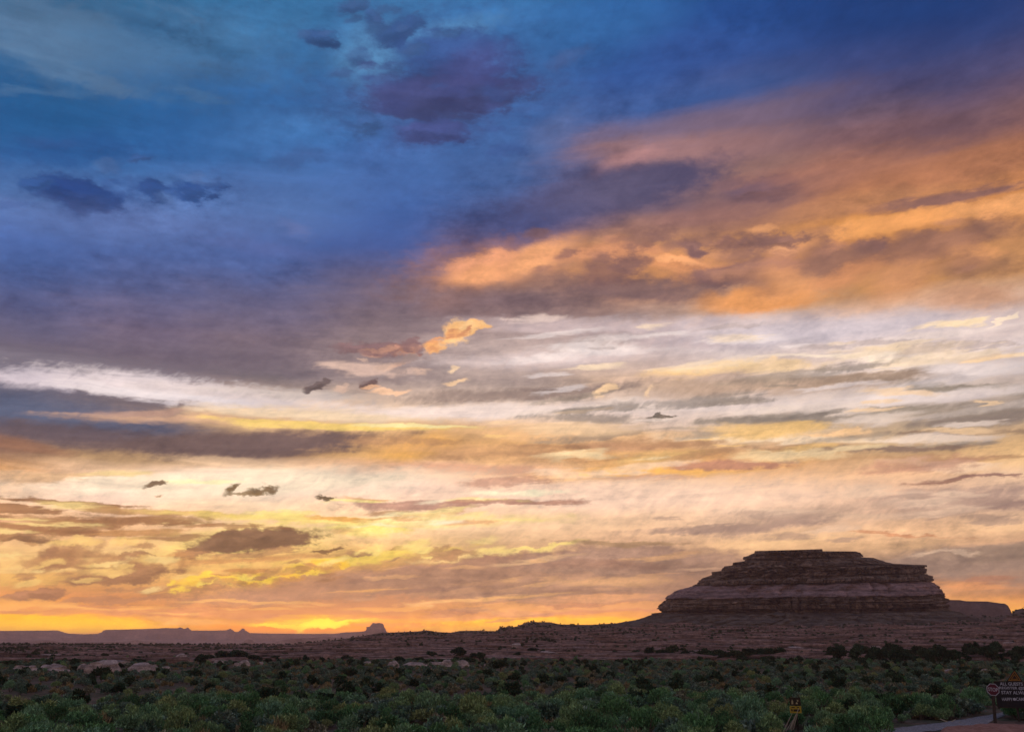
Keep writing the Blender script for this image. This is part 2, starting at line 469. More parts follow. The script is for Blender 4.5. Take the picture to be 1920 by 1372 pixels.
CLOUDS = []
CLOUDS += [
    # upper left: pale cirrus and torn dark scud over blue
    (50, 62, 130, 55, -22, (104, 136, 172), .6, .8, 's', 'H', 1.6),
    (190, 95, 130, 60, -14, (88, 124, 164), .5, .9, 's', 'H', 1.8),
    (40, 195, 200, 60, 0, (28, 80, 138), .6, .9, 'm', 'S', 1.4),
    (60, 168, 100, 9, -3, (88, 124, 164), .4, .8, 's', 'H', 1.5),
    (330, 160, 160, 70, 10, (34, 88, 150), .45, 1.0, 'm', 'S', 1.2),
    (430, 60, 180, 40, 5, (62, 118, 176), .45, 1.0, 'm', 'H', 1.5),
    (560, 230, 150, 40, 8, (70, 120, 186), .4, 1.0, 'm', 'S', 1.4),
    (350, 385, 300, 50, 0, (94, 120, 176), .5, 1.0, 'm', 'B', 1.5),
    (60, 340, 110, 45, 0, (86, 122, 176), .5, .9, 'm', 'B', 1.4),
    (140, 282, 120, 30, 4, (36, 82, 148), .75, .5, 'c', 'B', 1.6),
    (142, 364, 88, 34, -14, (38, 66, 124), .95, .22, 'c', 'B', 1.5),
    (66, 344, 30, 14, 0, (50, 84, 142), .8, .3, 'c', 'F', 1.3),
    (290, 359, 30, 21, -10, (42, 72, 128), .92, .2, 'c', 'F', 1.6),
    (330, 366, 22, 10, 0, (54, 86, 144), .85, .25, 'c', 'F', 1.5),
    (376, 358, 36, 23, 15, (42, 72, 128), .92, .2, 'c', 'F', 1.7),
    (408, 342, 12, 4, 10, (52, 84, 142), .8, .3, 'c', 'F', 1.2),
    (255, 296, 18, 8, 0, (52, 86, 148), .7, .3, 'c', 'F', 1.3),
    (30, 388, 26, 7, 0, (58, 88, 146), .7, .4, 'c', 'F', 1.3),
    (548, 432, 40, 12, -15, (104, 116, 168), .5, .7, 's', 'H', 1.2),
    (500, 466, 80, 14, -10, (92, 104, 160), .45, .9, 's', 'H', 1.2),
    (260, 90, 240, 70, -8, (84, 122, 164), .5, 1.0, 's', 'H', 2.0),
    (120, 130, 120, 14, -20, (104, 136, 172), .4, .8, 's', 'H', 2.2),
    (60, 20, 130, 18, -10, (78, 116, 154), .6, .9, 's', 'H', 2.0),
    (240, 420, 300, 30, -4, (98, 116, 170), .45, 1.0, 's', 'H', 1.6),
    (640, 330, 200, 40, 6, (76, 112, 176), .4, 1.0, 's', 'H', 1.6),
    # upper middle: broken purple cumulus with bright blue gaps
    (700, 105, 70, 60, 0, (92, 150, 208), .8, .7, 'c', 'B', 1.8),
    (850, 60, 90, 22, 12, (92, 150, 208), .6, .6, 'c', 'F', 1.8),
    (605, 72, 34, 17, 0, (48, 80, 138), .9, .25, 'c', 'F', 1.5),
    (666, 14, 32, 10, 8, (58, 94, 154), .9, .25, 'c', 'F', 1.5),
    (700, 34, 24, 16, -30, (60, 96, 158), .85, .25, 'c', 'F', 1.6),
    (752, 56, 62, 22, 22, (54, 86, 146), .9, .25, 'c', 'B', 1.7),
    (672, 105, 26, 16, 0, (66, 104, 164), .7, .4, 'c', 'F', 1.5),
    (850, 118, 118, 72, 8, (54, 84, 150), .9, .3, 'c', 'B', 1.6),
    (830, 182, 155, 40, 4, (64, 72, 128), .97, .3, 'c', 'B', 1.3),
    (900, 120, 70, 36, 15, (72, 78, 146), .6, .6, 'c', 'B', 1.2),
    (800, 214, 90, 14, -3, (58, 66, 116), .8, .4, 'c', 'B', 1.2),
    (812, 250, 68, 22, 3, (66, 78, 140), .9, .3, 'c', 'B', 1.3),
    (690, 236, 28, 16, 0, (58, 92, 154), .85, .25, 'c', 'F', 1.6),
    (565, 298, 62, 22, 14, (58, 90, 152), .7, .45, 'c', 'B', 1.5),
    (1062, 104, 38, 16, 26, (74, 92, 152), .7, .5, 'c', 'F', 1.5),
    (1250, 110, 120, 40, 6, (48, 80, 156), .6, .9, 'm', 'B', 1.4),
    (1120, 60, 120, 50, 10, (50, 108, 178), .5, 1.0, 'm', 'B', 1.2),
    (1330, 175, 120, 22, 12, (46, 86, 160), .6, .9, 'm', 'B', 1.3),
    (1620, 30, 260, 40, 0, (26, 60, 128), .7, .9, 'm', 'B', 1.2),
    # the mauve and rose sheet on the right
    (1040, 400, 170, 56, 18, (66, 74, 120), .9, .7, 'm', 'B', 1.2),
    (1120, 268, 50, 22, 32, (122, 112, 146), .75, .8, 's', 'B', 1.5),
    (1040, 250, 60, 20, 40, (86, 106, 164), .6, .9, 'm', 'B', 1.3),
    (1350, 225, 200, 26, 12, (122, 104, 126), .7, .9, 's', 'B', 1.4),
    (1280, 282, 180, 26, 5, (158, 120, 122), .85, .7, 's', 'B', 1.5),
    (1190, 298, 70, 16, 18, (182, 136, 138), .8, .6, 'c', 'B', 1.5),
    (1238, 338, 112, 36, 12, (80, 76, 108), .95, .5, 'c', 'B', 1.4),
    (1130, 372, 120, 40, 8, (96, 90, 120), .7, .8, 'm', 'B', 1.4),
    (1420, 356, 76, 22, 9, (108, 86, 100), .9, .35, 'c', 'B', 1.5),
    (1360, 342, 30, 8, 12, (128, 98, 106), .8, .4, 'c', 'F', 1.6),
    (1330, 410, 140, 22, 6, (150, 108, 104), .7, .8, 's', 'B', 1.4),
    (1600, 320, 160, 36, 14, (166, 114, 98), .7, .8, 's', 'B', 1.4),
    (1800, 316, 170, 30, 10, (180, 120, 90), .75, .8, 's', 'B', 1.3),
    (1760, 246, 190, 26, 8, (104, 80, 94), .8, .9, 's', 'B', 1.3),
    (1600, 385, 170, 18, 10, (184, 128, 96), .7, .6, 's', 'B', 1.5),
    (1770, 374, 170, 14, 10, (138, 100, 96), .9, .4, 's', 'B', 1.2),
    # the lit orange roll
    (930, 504, 108, 32, 8, (220, 150, 96), .92, .3, 'c', 'B', 1.6),
    (1010, 486, 70, 30, 28, (244, 170, 102), .9, .5, 'c', 'B', 1.5),
    (900, 520, 60, 22, 15, (238, 164, 98), .8, .6, 'c', 'H', 1.5),
    (1150, 476, 130, 16, 4, (214, 146, 92), .92, .4, 'c', 'B', 1.4),
    (1285, 496, 95, 16, -4, (232, 156, 90), .95, .35, 'c', 'B', 1.5),
    (1430, 462, 140, 15, 8, (214, 150, 94), .9, .4, 'c', 'B', 1.7),
    (1590, 434, 110, 19, 8, (246, 168, 84), .95, .4, 'c', 'B', 1.4),
    (1740, 410, 130, 16, 8, (244, 166, 84), .95, .45, 'c', 'B', 1.2),
    (1880, 388, 110, 17, 8, (242, 168, 92), .95, .45, 'c', 'B', 1.2),
    (1308, 466, 24, 11, -20, (142, 104, 98), .9, .3, 'c', 'F', 1.5),
    (1462, 452, 50, 16, 10, (150, 108, 96), .9, .3, 'c', 'F', 1.9),
    (1472, 470, 26, 8, 6, (236, 164, 100), .9, .3, 'c', 'F', 1.5),
    (1392, 514, 110, 21, 8, (122, 90, 90), .95, .35, 'c', 'B', 1.5),
    (1560, 492, 120, 22, 10, (148, 106, 92), .88, .5, 'c', 'B', 1.5),
    (1740, 462, 125, 22, 10, (138, 98, 86), .92, .4, 'c', 'B', 1.5),
    (1180, 542, 190, 24, -3, (126, 98, 98), .92, .55, 'c', 'B', 1.4),
    (960, 568, 200, 26, 0, (116, 94, 100), .95, .8, 'm', 'B', 1.2),
    (850, 566, 60, 18, 20, (140, 106, 102), .5, .9, 'c', 'B', 1.5),
    (1430, 560, 130, 24, 6, (230, 154, 78), .95, .45, 'c', 'B', 1.5),
    (1570, 520, 80, 18, 14, (214, 144, 84), .8, .5, 'c', 'B', 1.6),
    (1690, 520, 60, 40, 30, (216, 150, 92), .7, .7, 'c', 'B', 1.6),
    (1850, 500, 70, 22, 10, (150, 108, 86), .7, .6, 'c', 'B', 1.6),
    (1830, 555, 110, 24, 0, (204, 148, 98), .7, .7, 'c', 'B', 1.5),
    # small lit cumulus under it
    (752, 656, 46, 10, -6, (186, 134, 116), .9, .25, 'c', 'F', 1.8),
    (690, 648, 60, 9, 4, (138, 106, 108), .8, .35, 'c', 'F', 1.8),
    (745, 682, 30, 6, 20, (212, 164, 140), .8, .3, 'c', 'F', 1.6),
    # lilac-white veil right of centre
    (1130, 612, 230, 14, 0, (214, 190, 190), .8, .7, 's', 'H', 1.6),
    (1140, 644, 84, 16, 6, (162, 142, 138), .9, .5, 's', 'H', 1.5),
    (1290, 640, 140, 10, -3, (184, 162, 164), .7, .7, 's', 'H', 1.4),
    (1040, 672, 200, 14, 4, (220, 198, 196), .8, .7, 's', 'H', 1.5),
    (1560, 618, 280, 24, 2, (208, 194, 202), .8, .8, 's', 'H', 1.2),
    (1790, 606, 56, 8, 6, (250, 220, 182), .95, .4, 's', 'F', 1.8),
    (1876, 600, 30, 5, 24, (248, 222, 196), .9, .4, 's', 'F', 1.4),
    (1740, 632, 150, 8, 8, (236, 214, 206), .8, .6, 's', 'H', 1.8),
    (1715, 654, 130, 8, 2, (252, 220, 184), .9, .5, 's', 'F', 1.7),
    (1660, 668, 220, 5, 1, (254, 230, 206), .9, .6, 's', 'H', 1.5),
    (1870, 668, 70, 6, 4, (246, 206, 160), .8, .5, 's', 'F', 1.5),
    (1310, 694, 100, 13, 7, (252, 206, 146), .95, .4, 'c', 'F', 1.9),
    (1400, 690, 120, 9, 2, (246, 208, 160), .8, .5, 's', 'F', 1.6),
    (1442, 679, 16, 6, 5, (252, 214, 174), .95, .2, 'c', 'F', 1.2),
    (1180, 720, 150, 9, 6, (222, 186, 164), .8, .6, 's', 'F', 1.6),
    (1450, 722, 230, 16, 3, (190, 158, 136), .85, .6, 's', 'H', 1.6),
    (1620, 708, 110, 9, 5, (160, 134, 116), .85, .5, 's', 'H', 1.5),
    (1000, 738, 200, 13, 3, (150, 128, 120), .92, .45, 's', 'H', 1.5),
    (1135, 732, 22, 7, 35, (248, 206, 162), .9, .3, 'c', 'F', 1.6),
    (1212, 732, 12, 5, 35, (244, 204, 166), .9, .3, 'c', 'F', 1.4),
    (1830, 728, 170, 10, -3, (142, 128, 116), .9, .45, 's', 'H', 1.6),
    (1800, 706, 130, 9, 8, (206, 190, 188), .8, .6, 's', 'H', 1.8),
    (1700, 748, 240, 10, 5, (232, 212, 206), .9, .5, 's', 'H', 1.7),
    (1850, 764, 120, 7, 7, (222, 204, 200), .8, .5, 's', 'H', 1.7),
    (1350, 760, 220, 14, 2, (234, 212, 204), .85, .6, 's', 'H', 1.5),
    (1500, 796, 120, 9, 7, (146, 132, 116), .92, .4, 's', 'H', 1.6),
    (1660, 776, 110, 8, 7, (150, 134, 120), .9, .4, 's', 'H', 1.6),
    (1840, 784, 130, 15, 5, (134, 118, 110), .9, .4, 's', 'H', 1.5),
    (1800, 808, 130, 6, 0, (140, 114, 96), .9, .4, 's', 'H', 1.2),
    (1565, 808, 70, 6, 3, (252, 202, 152), .9, .4, 'c', 'F', 1.8),
    (1450, 822, 230, 6, -1, (250, 218, 184), .85, .5, 's', 'H', 1.4),
    (1640, 842, 180, 7, 0, (140, 114, 100), .9, .4, 's', 'H', 1.4),
    (1500, 850, 60, 6, 2, (160, 130, 108), .8, .5, 's', 'H', 1.4),
    (1800, 858, 150, 5, 1, (184, 140, 104), .8, .5, 's', 'H', 1.4),
    (1243, 784, 26, 5, 4, (122, 106, 94), .95, .25, 'c', 'F', 2.2),
    (1236, 781, 10, 6, 30, (110, 98, 88), .9, .3, 'c', 'F', 1.5),
    (1178, 765, 14, 3, 14, (150, 136, 124), .8, .3, 'c', 'F', 1.5),
    (1290, 802, 60, 3, 0, (176, 154, 136), .6, .5, 's', 'H', 1.4),
    # the white wind-combed wisp on the left, grey below it
    (110, 780, 230, 34, -5, (88, 96, 122), .9, .6, 's', 'B', 1.2),
    (200, 700, 230, 22, -8, (140, 130, 140), .6, .9, 's', 'H', 2.0),
    (60, 708, 130, 17, -4, (216, 200, 208), .95, .6, 's', 'H', 2.2),
    (310, 728, 190, 22, -7, (232, 214, 216), .98, .55, 's', 'H', 2.2),
    (450, 742, 170, 17, -5, (232, 212, 208), .95, .6, 's', 'H', 2.0),
    (300, 742, 160, 8, -6, (244, 228, 228), .9, .6, 's', 'H', 1.8),
    (560, 742, 120, 10, -3, (206, 188, 180), .8, .7, 's', 'H', 1.7),
    (540, 716, 90, 12, -8, (120, 108, 112), .6, .8, 's', 'H', 1.6),
    (900, 770, 320, 13, 1, (244, 220, 210), .9, .5, 's', 'H', 1.4),
    (680, 692, 70, 11, -6, (226, 190, 174), .9, .5, 's', 'H', 1.9),
    (740, 734, 42, 5, 2, (246, 196, 160), .9, .3, 'c', 'F', 1.8),
    (860, 718, 20, 5, 12, (250, 206, 164), .9, .25, 'c', 'F', 1.7),
    (852, 688, 9, 5, 10, (252, 214, 176), .9, .25, 'c', 'F', 1.2),
    (600, 724, 26, 8, 14, (104, 88, 88), .95, .2, 'c', 'F', 1.8),
    (692, 721, 20, 8, 0, (112, 88, 86), .95, .2, 'c', 'F', 1.8),
    (700, 726, 18, 3, 0, (240, 186, 150), .8, .3, 'c', 'F', 1.5),
    (330, 788, 160, 10, -1, (214, 168, 138), .85, .6, 's', 'H', 1.7),
    (280, 772, 90, 7, 3, (200, 156, 136), .7, .6, 's', 'H', 1.7),
    (580, 776, 200, 11, -3, (250, 218, 182), .9, .5, 's', 'H', 1.4),
    (640, 800, 210, 7, -2, (255, 214, 124), .95, .4, 's', 'F', 1.4),
    (760, 800, 100, 4, -2, (255, 232, 168), .9, .5, 's', 'F', 1.4),
    # long grey bank and the peach sky around it
    (130, 816, 180, 18, -5, (104, 88, 94), .9, .5, 's', 'H', 1.2),
    (460, 832, 270, 22, 1, (114, 92, 90), .97, .35, 's', 'H', 1.1),
    (60, 838, 90, 10, -8, (150, 106, 84), .8, .7, 's', 'B', 1.2),
    (780, 838, 80, 20, 12, (240, 176, 96), .9, .6, 'c', 'B', 1.5),
    (960, 850, 200, 14, -2, (206, 154, 112), .85, .6, 's', 'B', 1.8),
    (880, 878, 160, 12, -2, (226, 174, 126), .8, .6, 's', 'B', 1.8),
    (1060, 818, 220, 9, 0, (240, 186, 134), .85, .6, 's', 'B', 1.6),
    (1180, 836, 120, 9, 2, (194, 144, 110), .85, .5, 's', 'B', 1.6),
    (1240, 882, 220, 13, 3, (252, 192, 88), .92, .5, 's', 'B', 1.4),
    (1370, 872, 110, 9, 2, (186, 136, 98), .9, .4, 's', 'F', 1.9),
    (1180, 896, 90, 5, 0, (210, 160, 112), .7, .5, 's', 'F', 1.6),
    (1130, 930, 340, 28, 1, (255, 220, 176), .85, .7, 's', 'H', 1.1),
    (450, 905, 380, 22, 1, (254, 230, 200), .95, .5, 's', 'H', 1.0),
    (100, 892, 120, 10, 2, (226, 178, 132), .8, .6, 's', 'H', 1.6),
    (215, 886, 60, 7, 0, (254, 220, 156), .85, .6, 's', 'F', 1.4),
    (400, 905, 80, 5, 0, (255, 242, 190), .95, .4, 's', 'F', 1.2),
    (960, 924, 90, 5, 0, (255, 244, 190), .9, .5, 's', 'F', 1.2),
    (296, 911, 24, 4, 8, (128, 100, 76), .95, .2, 'c', 'F', 2.2),
    (303, 930, 9, 3, 0, (172, 134, 96), .9, .25, 'c', 'F', 1.8),
    (438, 919, 18, 6, 26, (118, 92, 60), .95, .2, 'c', 'F', 2.2),
    (484, 922, 26, 5, 8, (124, 98, 68), .95, .2, 'c', 'F', 2.2),
    (462, 929, 30, 3, 0, (140, 110, 74), .85, .3, 'c', 'F', 2.0),
    (610, 928, 11, 3, 0, (112, 90, 66), .95, .2, 'c', 'F', 1.8),
    # bars of stratocumulus low in the west, edged with light
    (140, 944, 170, 6, -4, (158, 112, 78), .95, .3, 's', 'F', 1.5),
    (60, 956, 90, 6, -3, (164, 116, 80), .9, .3, 's', 'F', 1.5),
    (330, 962, 150, 5, -2, (206, 156, 104), .85, .4, 's', 'F', 1.6),
    (240, 974, 80, 4, 2, (196, 144, 96), .8, .4, 's', 'F', 1.6),
    (830, 948, 130, 8, 2, (186, 146, 112), .92, .35, 's', 'F', 1.8),
    (990, 942, 90, 5, 1, (190, 148, 110), .92, .35, 's', 'F', 1.4),
    (735, 962, 46, 5, 0, (196, 150, 112), .85, .35, 's', 'F', 1.7),
    (560, 972, 240, 7, -2, (255, 226, 128), .8, .5, 's', 'F', 1.6),
    (850, 978, 170, 10, 2, (255, 228, 140), .75, .6, 's', 'F', 1.6),
    (690, 990, 90, 6, -3, (255, 234, 124), .85, .5, 's', 'F', 1.6),
    (650, 972, 90, 4, -3, (226, 158, 84), .8, .5, 's', 'F', 1.6),
    (70, 992, 140, 9, -2, (170, 122, 84), .92, .4, 's', 'F', 1.8),
    (20, 1010, 70, 9, 0, (156, 116, 84), .9, .35, 'c', 'F', 1.6),
    (250, 996, 90, 4, 0, (206, 150, 96), .8, .4, 's', 'F', 1.6),
    (465, 1014, 150, 28, 5, (255, 228, 136), .75, .5, 'c', 'F', 1.4),
    (480, 1012, 118, 19, 5, (142, 108, 82), 1, .14, 'c', 'F', 1.1),
    (400, 1020, 56, 14, 22, (142, 108, 82), 1, .18, 'c', 'F', 1.4),
    (352, 1033, 30, 6, 10, (150, 112, 80), .95, .2, 'c', 'F', 1.5),
    (480, 1034, 120, 4, 4, (190, 140, 100), .8, .4, 's', 'F', 1.4),
    (610, 1027, 34, 4, 8, (150, 114, 78), .95, .25, 'c', 'F', 1.7),
    (760, 1029, 26, 5, 10, (180, 134, 84), .9, .3, 'c', 'F', 1.7),
    (140, 1036, 66, 20, 10, (188, 140, 98), .88, .4, 'c', 'F', 1.9),
    (242, 1045, 44, 11, 4, (166, 124, 90), .92, .3, 'c', 'F', 1.8),
    (80, 1064, 110, 9, 6, (255, 212, 140), .8, .6, 's', 'F', 1.7),
    (220, 1076, 120, 13, 6, (172, 126, 92), .9, .35, 'c', 'F', 1.9),
    (420, 1050, 150, 9, 3, (222, 162, 104), .85, .5, 's', 'F', 1.8),
    (40, 1090, 110, 8, 4, (240, 190, 110), .8, .6, 's', 'F', 1.7),
    (420, 1088, 120, 14, 7, (255, 206, 84), .95, .4, 'c', 'F', 2.0),
    (570, 1066, 100, 9, 8, (255, 208, 100), .95, .4, 'c', 'F', 2.0),
    (700, 1042, 140, 8, 6, (255, 222, 110), .9, .5, 's', 'F', 1.9),
    (930, 1034, 130, 5, 6, (255, 222, 150), .92, .4, 'c', 'F', 1.7),
    (1020, 1022, 70, 4, 8, (255, 226, 140), .92, .4, 'c', 'F', 1.7),
    (480, 1072, 46, 4, 4, (206, 146, 88), .8, .4, 's', 'F', 1.8),
    (360, 1104, 130, 5, 4, (190, 138, 96), .85, .4, 's', 'F', 1.6),
    # the broad mauve bank over the skyline
    (870, 1064, 250, 14, 7, (172, 130, 108), .95, .3, 'c', 'F', 1.4),
    (700, 1096, 300, 24, 5, (190, 142, 112), .95, .35, 's', 'F', 1.2),
    (1050, 1086, 380, 40, 1, (180, 140, 116), .95, .35, 's', 'F', 1.0),
    (1200, 1052, 220, 26, 0, (172, 138, 120), .95, .35, 'c', 'F', 1.0),
    (1160, 1018, 110, 6, -2, (176, 142, 110), .9, .35, 's', 'F', 1.4),
    (1010, 1050, 60, 4, 8, (232, 190, 146), .8, .4, 's', 'F', 1.5),
    (1060, 1090, 70, 3, 4, (206, 162, 126), .7, .5, 's', 'F', 1.5),
    (1300, 1062, 50, 3, 2, (214, 172, 142), .7, .4, 's', 'F', 1.5),
    (1130, 1122, 110, 7, 3, (234, 172, 124), .85, .5, 's', 'F', 1.6),
    (870, 1128, 150, 5, 5, (240, 184, 122), .9, .35, 's', 'F', 1.5),
    (720, 1108, 60, 3, 5, (236, 178, 112), .8, .4, 's', 'F', 1.4),
    (720, 1140, 80, 4, 2, (240, 170, 96), .85, .4, 's', 'F', 1.4),
    (560, 1136, 50, 4, 0, (244, 178, 110), .85, .4, 's', 'F', 1.4),
    (60, 1120, 80, 9, 5, (170, 122, 90), .9, .3, 'c', 'F', 1.6),
    (210, 1126, 110, 7, 4, (186, 132, 94), .85, .4, 'c', 'F', 1.6),
    (440, 1128, 100, 3, -2, (244, 184, 112), .8, .4, 's', 'F', 1.4),
    (330, 1148, 330, 7, -1, (216, 146, 92), .85, .6, 's', 'S', 1.0),
    (1080, 1146, 240, 7, 3, (214, 146, 104), .85, .5, 's', 'S', 1.0),
    # the last clear slot on the horizon and the place where the sun went
    (90, 1168, 260, 14, -2, (252, 192, 28), .95, .5, 's', 'S', .8),
    (1060, 1166, 260, 9, 1, (255, 188, 50), .95, .5, 's', 'S', .8),
    (600, 1174, 130, 13, 0, (255, 198, 40), .9, .7, 's', 'F', 1.0),
    (590, 1180, 190, 11, 0, (255, 146, 34), .85, .6, 's', 'S', .8),
    (600, 1166, 120, 5, 2, (255, 206, 70), .8, .6, 's', 'F', 1.2),
    (610, 1172, 66, 7, 8, (255, 244, 70), 1, .4, 'c', 'F', 1.6),
    (520, 1176, 40, 5, -4, (255, 226, 60), .9, .5, 'c', 'F', 1.6),
    (740, 1172, 90, 5, 2, (238, 152, 78), .85, .5, 's', 'F', 1.6),
    (700, 1158, 80, 4, 4, (226, 146, 86), .8, .5, 's', 'F', 1.5),
    # right: grey fleeces above and beside the butte
    (1360, 990, 150, 6, 3, (182, 156, 120), .85, .5, 's', 'H', 1.8),
    (1440, 982, 150, 7, 5, (168, 146, 114), .92, .4, 's', 'H', 1.8),
    (1510, 962, 120, 12, 6, (192, 166, 128), .8, .6, 's', 'H', 2.0),
    (1620, 968, 160, 6, 0, (206, 180, 138), .75, .6, 's', 'H', 1.8),
    (1820, 930, 150, 20, 2, (176, 152, 122), .9, .5, 's', 'H', 2.2),
    (1730, 938, 70, 12, 8, (222, 194, 154), .7, .6, 'c', 'H', 2.0),
    (1860, 948, 110, 8, 0, (156, 134, 108), .85, .5, 's', 'H', 1.8),
    (1880, 974, 90, 6, 0, (172, 150, 116), .8, .5, 's', 'H', 1.6),
    (1764, 898, 56, 5, 8, (156, 122, 88), .95, .3, 's', 'F', 1.3),
    (1860, 891, 90, 3, 3, (150, 118, 90), .9, .3, 's', 'F', 1.3),
    (1690, 1000, 90, 3, -5, (206, 152, 98), .85, .4, 's', 'F', 1.5),
    (1800, 1050, 230, 28, 5, (164, 138, 124), .95, .3, 's', 'H', 1.0),
    (1880, 1032, 130, 16, 6, (158, 134, 118), .9, .4, 's', 'H', 1.0),
    (1742, 1042, 34, 4, 4, (212, 182, 158), .85, .3, 'c', 'F', 1.6),
    (1806, 1038, 34, 4, 6, (206, 178, 156), .8, .3, 'c', 'F', 1.6),
    (1830, 1096, 90, 8, 0, (226, 158, 106), .85, .5, 's', 'F', 1.5),
    (1880, 1084, 60, 6, 5, (182, 130, 104), .8, .5, 's', 'F', 1.4),
]

rs = random.Random(4)


def puffs(n, p0, p1, spread, r, squash, cols, op, rot, noise='F', amp=1.5, space='c', soft=0.4):
    """a scatter of small puffs along a line"""
    for _ in range(n):
        t = rs.random()
        rr = rs.uniform(*r)
        CLOUDS.append((p0[0] + (p1[0] - p0[0]) * t + rs.gauss(0, spread[0]), p0[1] + (p1[1] - p0[1]) * t + rs.gauss(0, spread[1]),
                       rr, max(rr * rs.uniform(*squash), 1.6), rot + rs.uniform(-5, 5), rs.choice(cols), op, soft, space, noise, amp))


# the knobbly little cumulus that still catches the sun
puffs(16, (800, 662), (850, 632), (6, 3), (7, 15), (.35, .6), [(250, 188, 126), (240, 172, 112), (226, 156, 108)], .88, 22, soft=.45, amp=2.2)
puffs(22, (838, 628), (902, 606), (9, 6), (8, 18), (.4, .7), [(255, 202, 142), (252, 190, 126), (236, 168, 112)], .9, 15, soft=.45, amp=2.2)
puffs(10, (830, 636), (890, 614), (10, 5), (5, 10), (.3, .5), [(212, 144, 104)], .75, 15, soft=.5)
puffs(14, (690, 655), (790, 655), (16, 6), (8, 22), (.25, .45), [(178, 128, 114), (206, 152, 130), (136, 104, 106)], .7, 0)
puffs(12, (640, 700), (780, 690), (20, 12), (10, 26), (.2, .4), [(230, 190, 168), (150, 130, 128)], .6, 6)
# gold cobbles and dark crumbs low in the west
puffs(34, (340, 1098), (640, 1056), (18, 9), (8, 24), (.22, .4), [(255, 216, 84), (255, 226, 110), (255, 204, 70)], .85, 5)
puffs(20, (350, 1092), (640, 1062), (20, 9), (10, 26), (.18, .3), [(206, 150, 96), (184, 134, 96)], .75, 5)
puffs(26, (20, 1040), (320, 1080), (40, 22), (14, 42), (.22, .4), [(180, 132, 94), (196, 146, 100), (166, 122, 90)], .75, 6)
puffs(18, (40, 1050), (330, 1060), (50, 24), (12, 36), (.15, .3), [(255, 222, 150), (252, 210, 130)], .75, 5)
puffs(16, (620, 1040), (960, 1020), (30, 10), (10, 34), (.14, .28), [(255, 226, 140), (186, 142, 104)], .8, 7)
puffs(24, (20, 985), (420, 975), (60, 16), (24, 80), (.06, .13), [(188, 138, 94), (168, 120, 84), (255, 224, 150)], .75, -1, space='s')
puffs(26, (520, 985), (1000, 960), (60, 14), (20, 70), (.06, .14), [(255, 232, 140), (220, 166, 106), (255, 240, 190)], .7, 1, space='s')
puffs(22, (700, 1105), (1200, 1085), (70, 22), (24, 90), (.05, .12), [(206, 158, 122), (164, 126, 108), (232, 180, 130)], .6, 3, space='s')
puffs(14, (900, 1150), (1240, 1140), (60, 10), (20, 70), (.06, .12), [(238, 172, 110), (196, 136, 104)], .65, 2, space='s')
puffs(16, (20, 1145), (640, 1150), (60, 8), (24, 90), (.05, .1), [(246, 180, 100), (200, 136, 92)], .65, -1, space='s')
# thin wisps of the veil right of centre
puffs(34, (980, 660), (1900, 640), (60, 36), (26, 100), (.06, .14), [(240, 222, 218), (184, 164, 160), (252, 222, 190)], .6, 4, 'H', 2.0, 's', .5)
puffs(40, (1000, 770), (1900, 760), (60, 36), (26, 110), (.06, .13), [(240, 216, 202), (156, 138, 124), (250, 208, 164), (138, 124, 114)], .65, 3, 'H', 2.0, 's', .5)
puffs(26, (820, 870), (1900, 850), (60, 24), (26, 110), (.06, .13), [(250, 200, 130), (186, 138, 102), (254, 220, 170)], .65, 2, 'F', 1.8, 's', .5)
puffs(20, (1380, 980), (1900, 950), (60, 24), (24, 90), (.07, .16), [(176, 152, 120), (232, 204, 160)], .6, 4, 'H', 2.0, 's', .5)
# ragged scraps on the blue
puffs(16, (580, 60), (800, 60), (40, 40), (9, 30), (.35, .7), [(60, 94, 152), (66, 98, 160)], .7, 15, 'F', 2.4, 'c', .5)
puffs(14, (690, 140), (950, 190), (40, 40), (14, 50), (.3, .6), [(66, 78, 142), (60, 86, 154)], .55, 5, 'F', 2.2, 'c', .6)
puffs(18, (20, 300), (420, 350), (50, 36), (10, 36), (.3, .6), [(50, 82, 144), (54, 86, 148), (90, 120, 174)], .4, -6, 'F', 2.4, 'c', .6)
puffs(12, (20, 120), (420, 60), (60, 50), (30, 90), (.12, .25), [(84, 122, 164), (34, 84, 138)], .35, -16, 'H', 2.2, 's', .7)
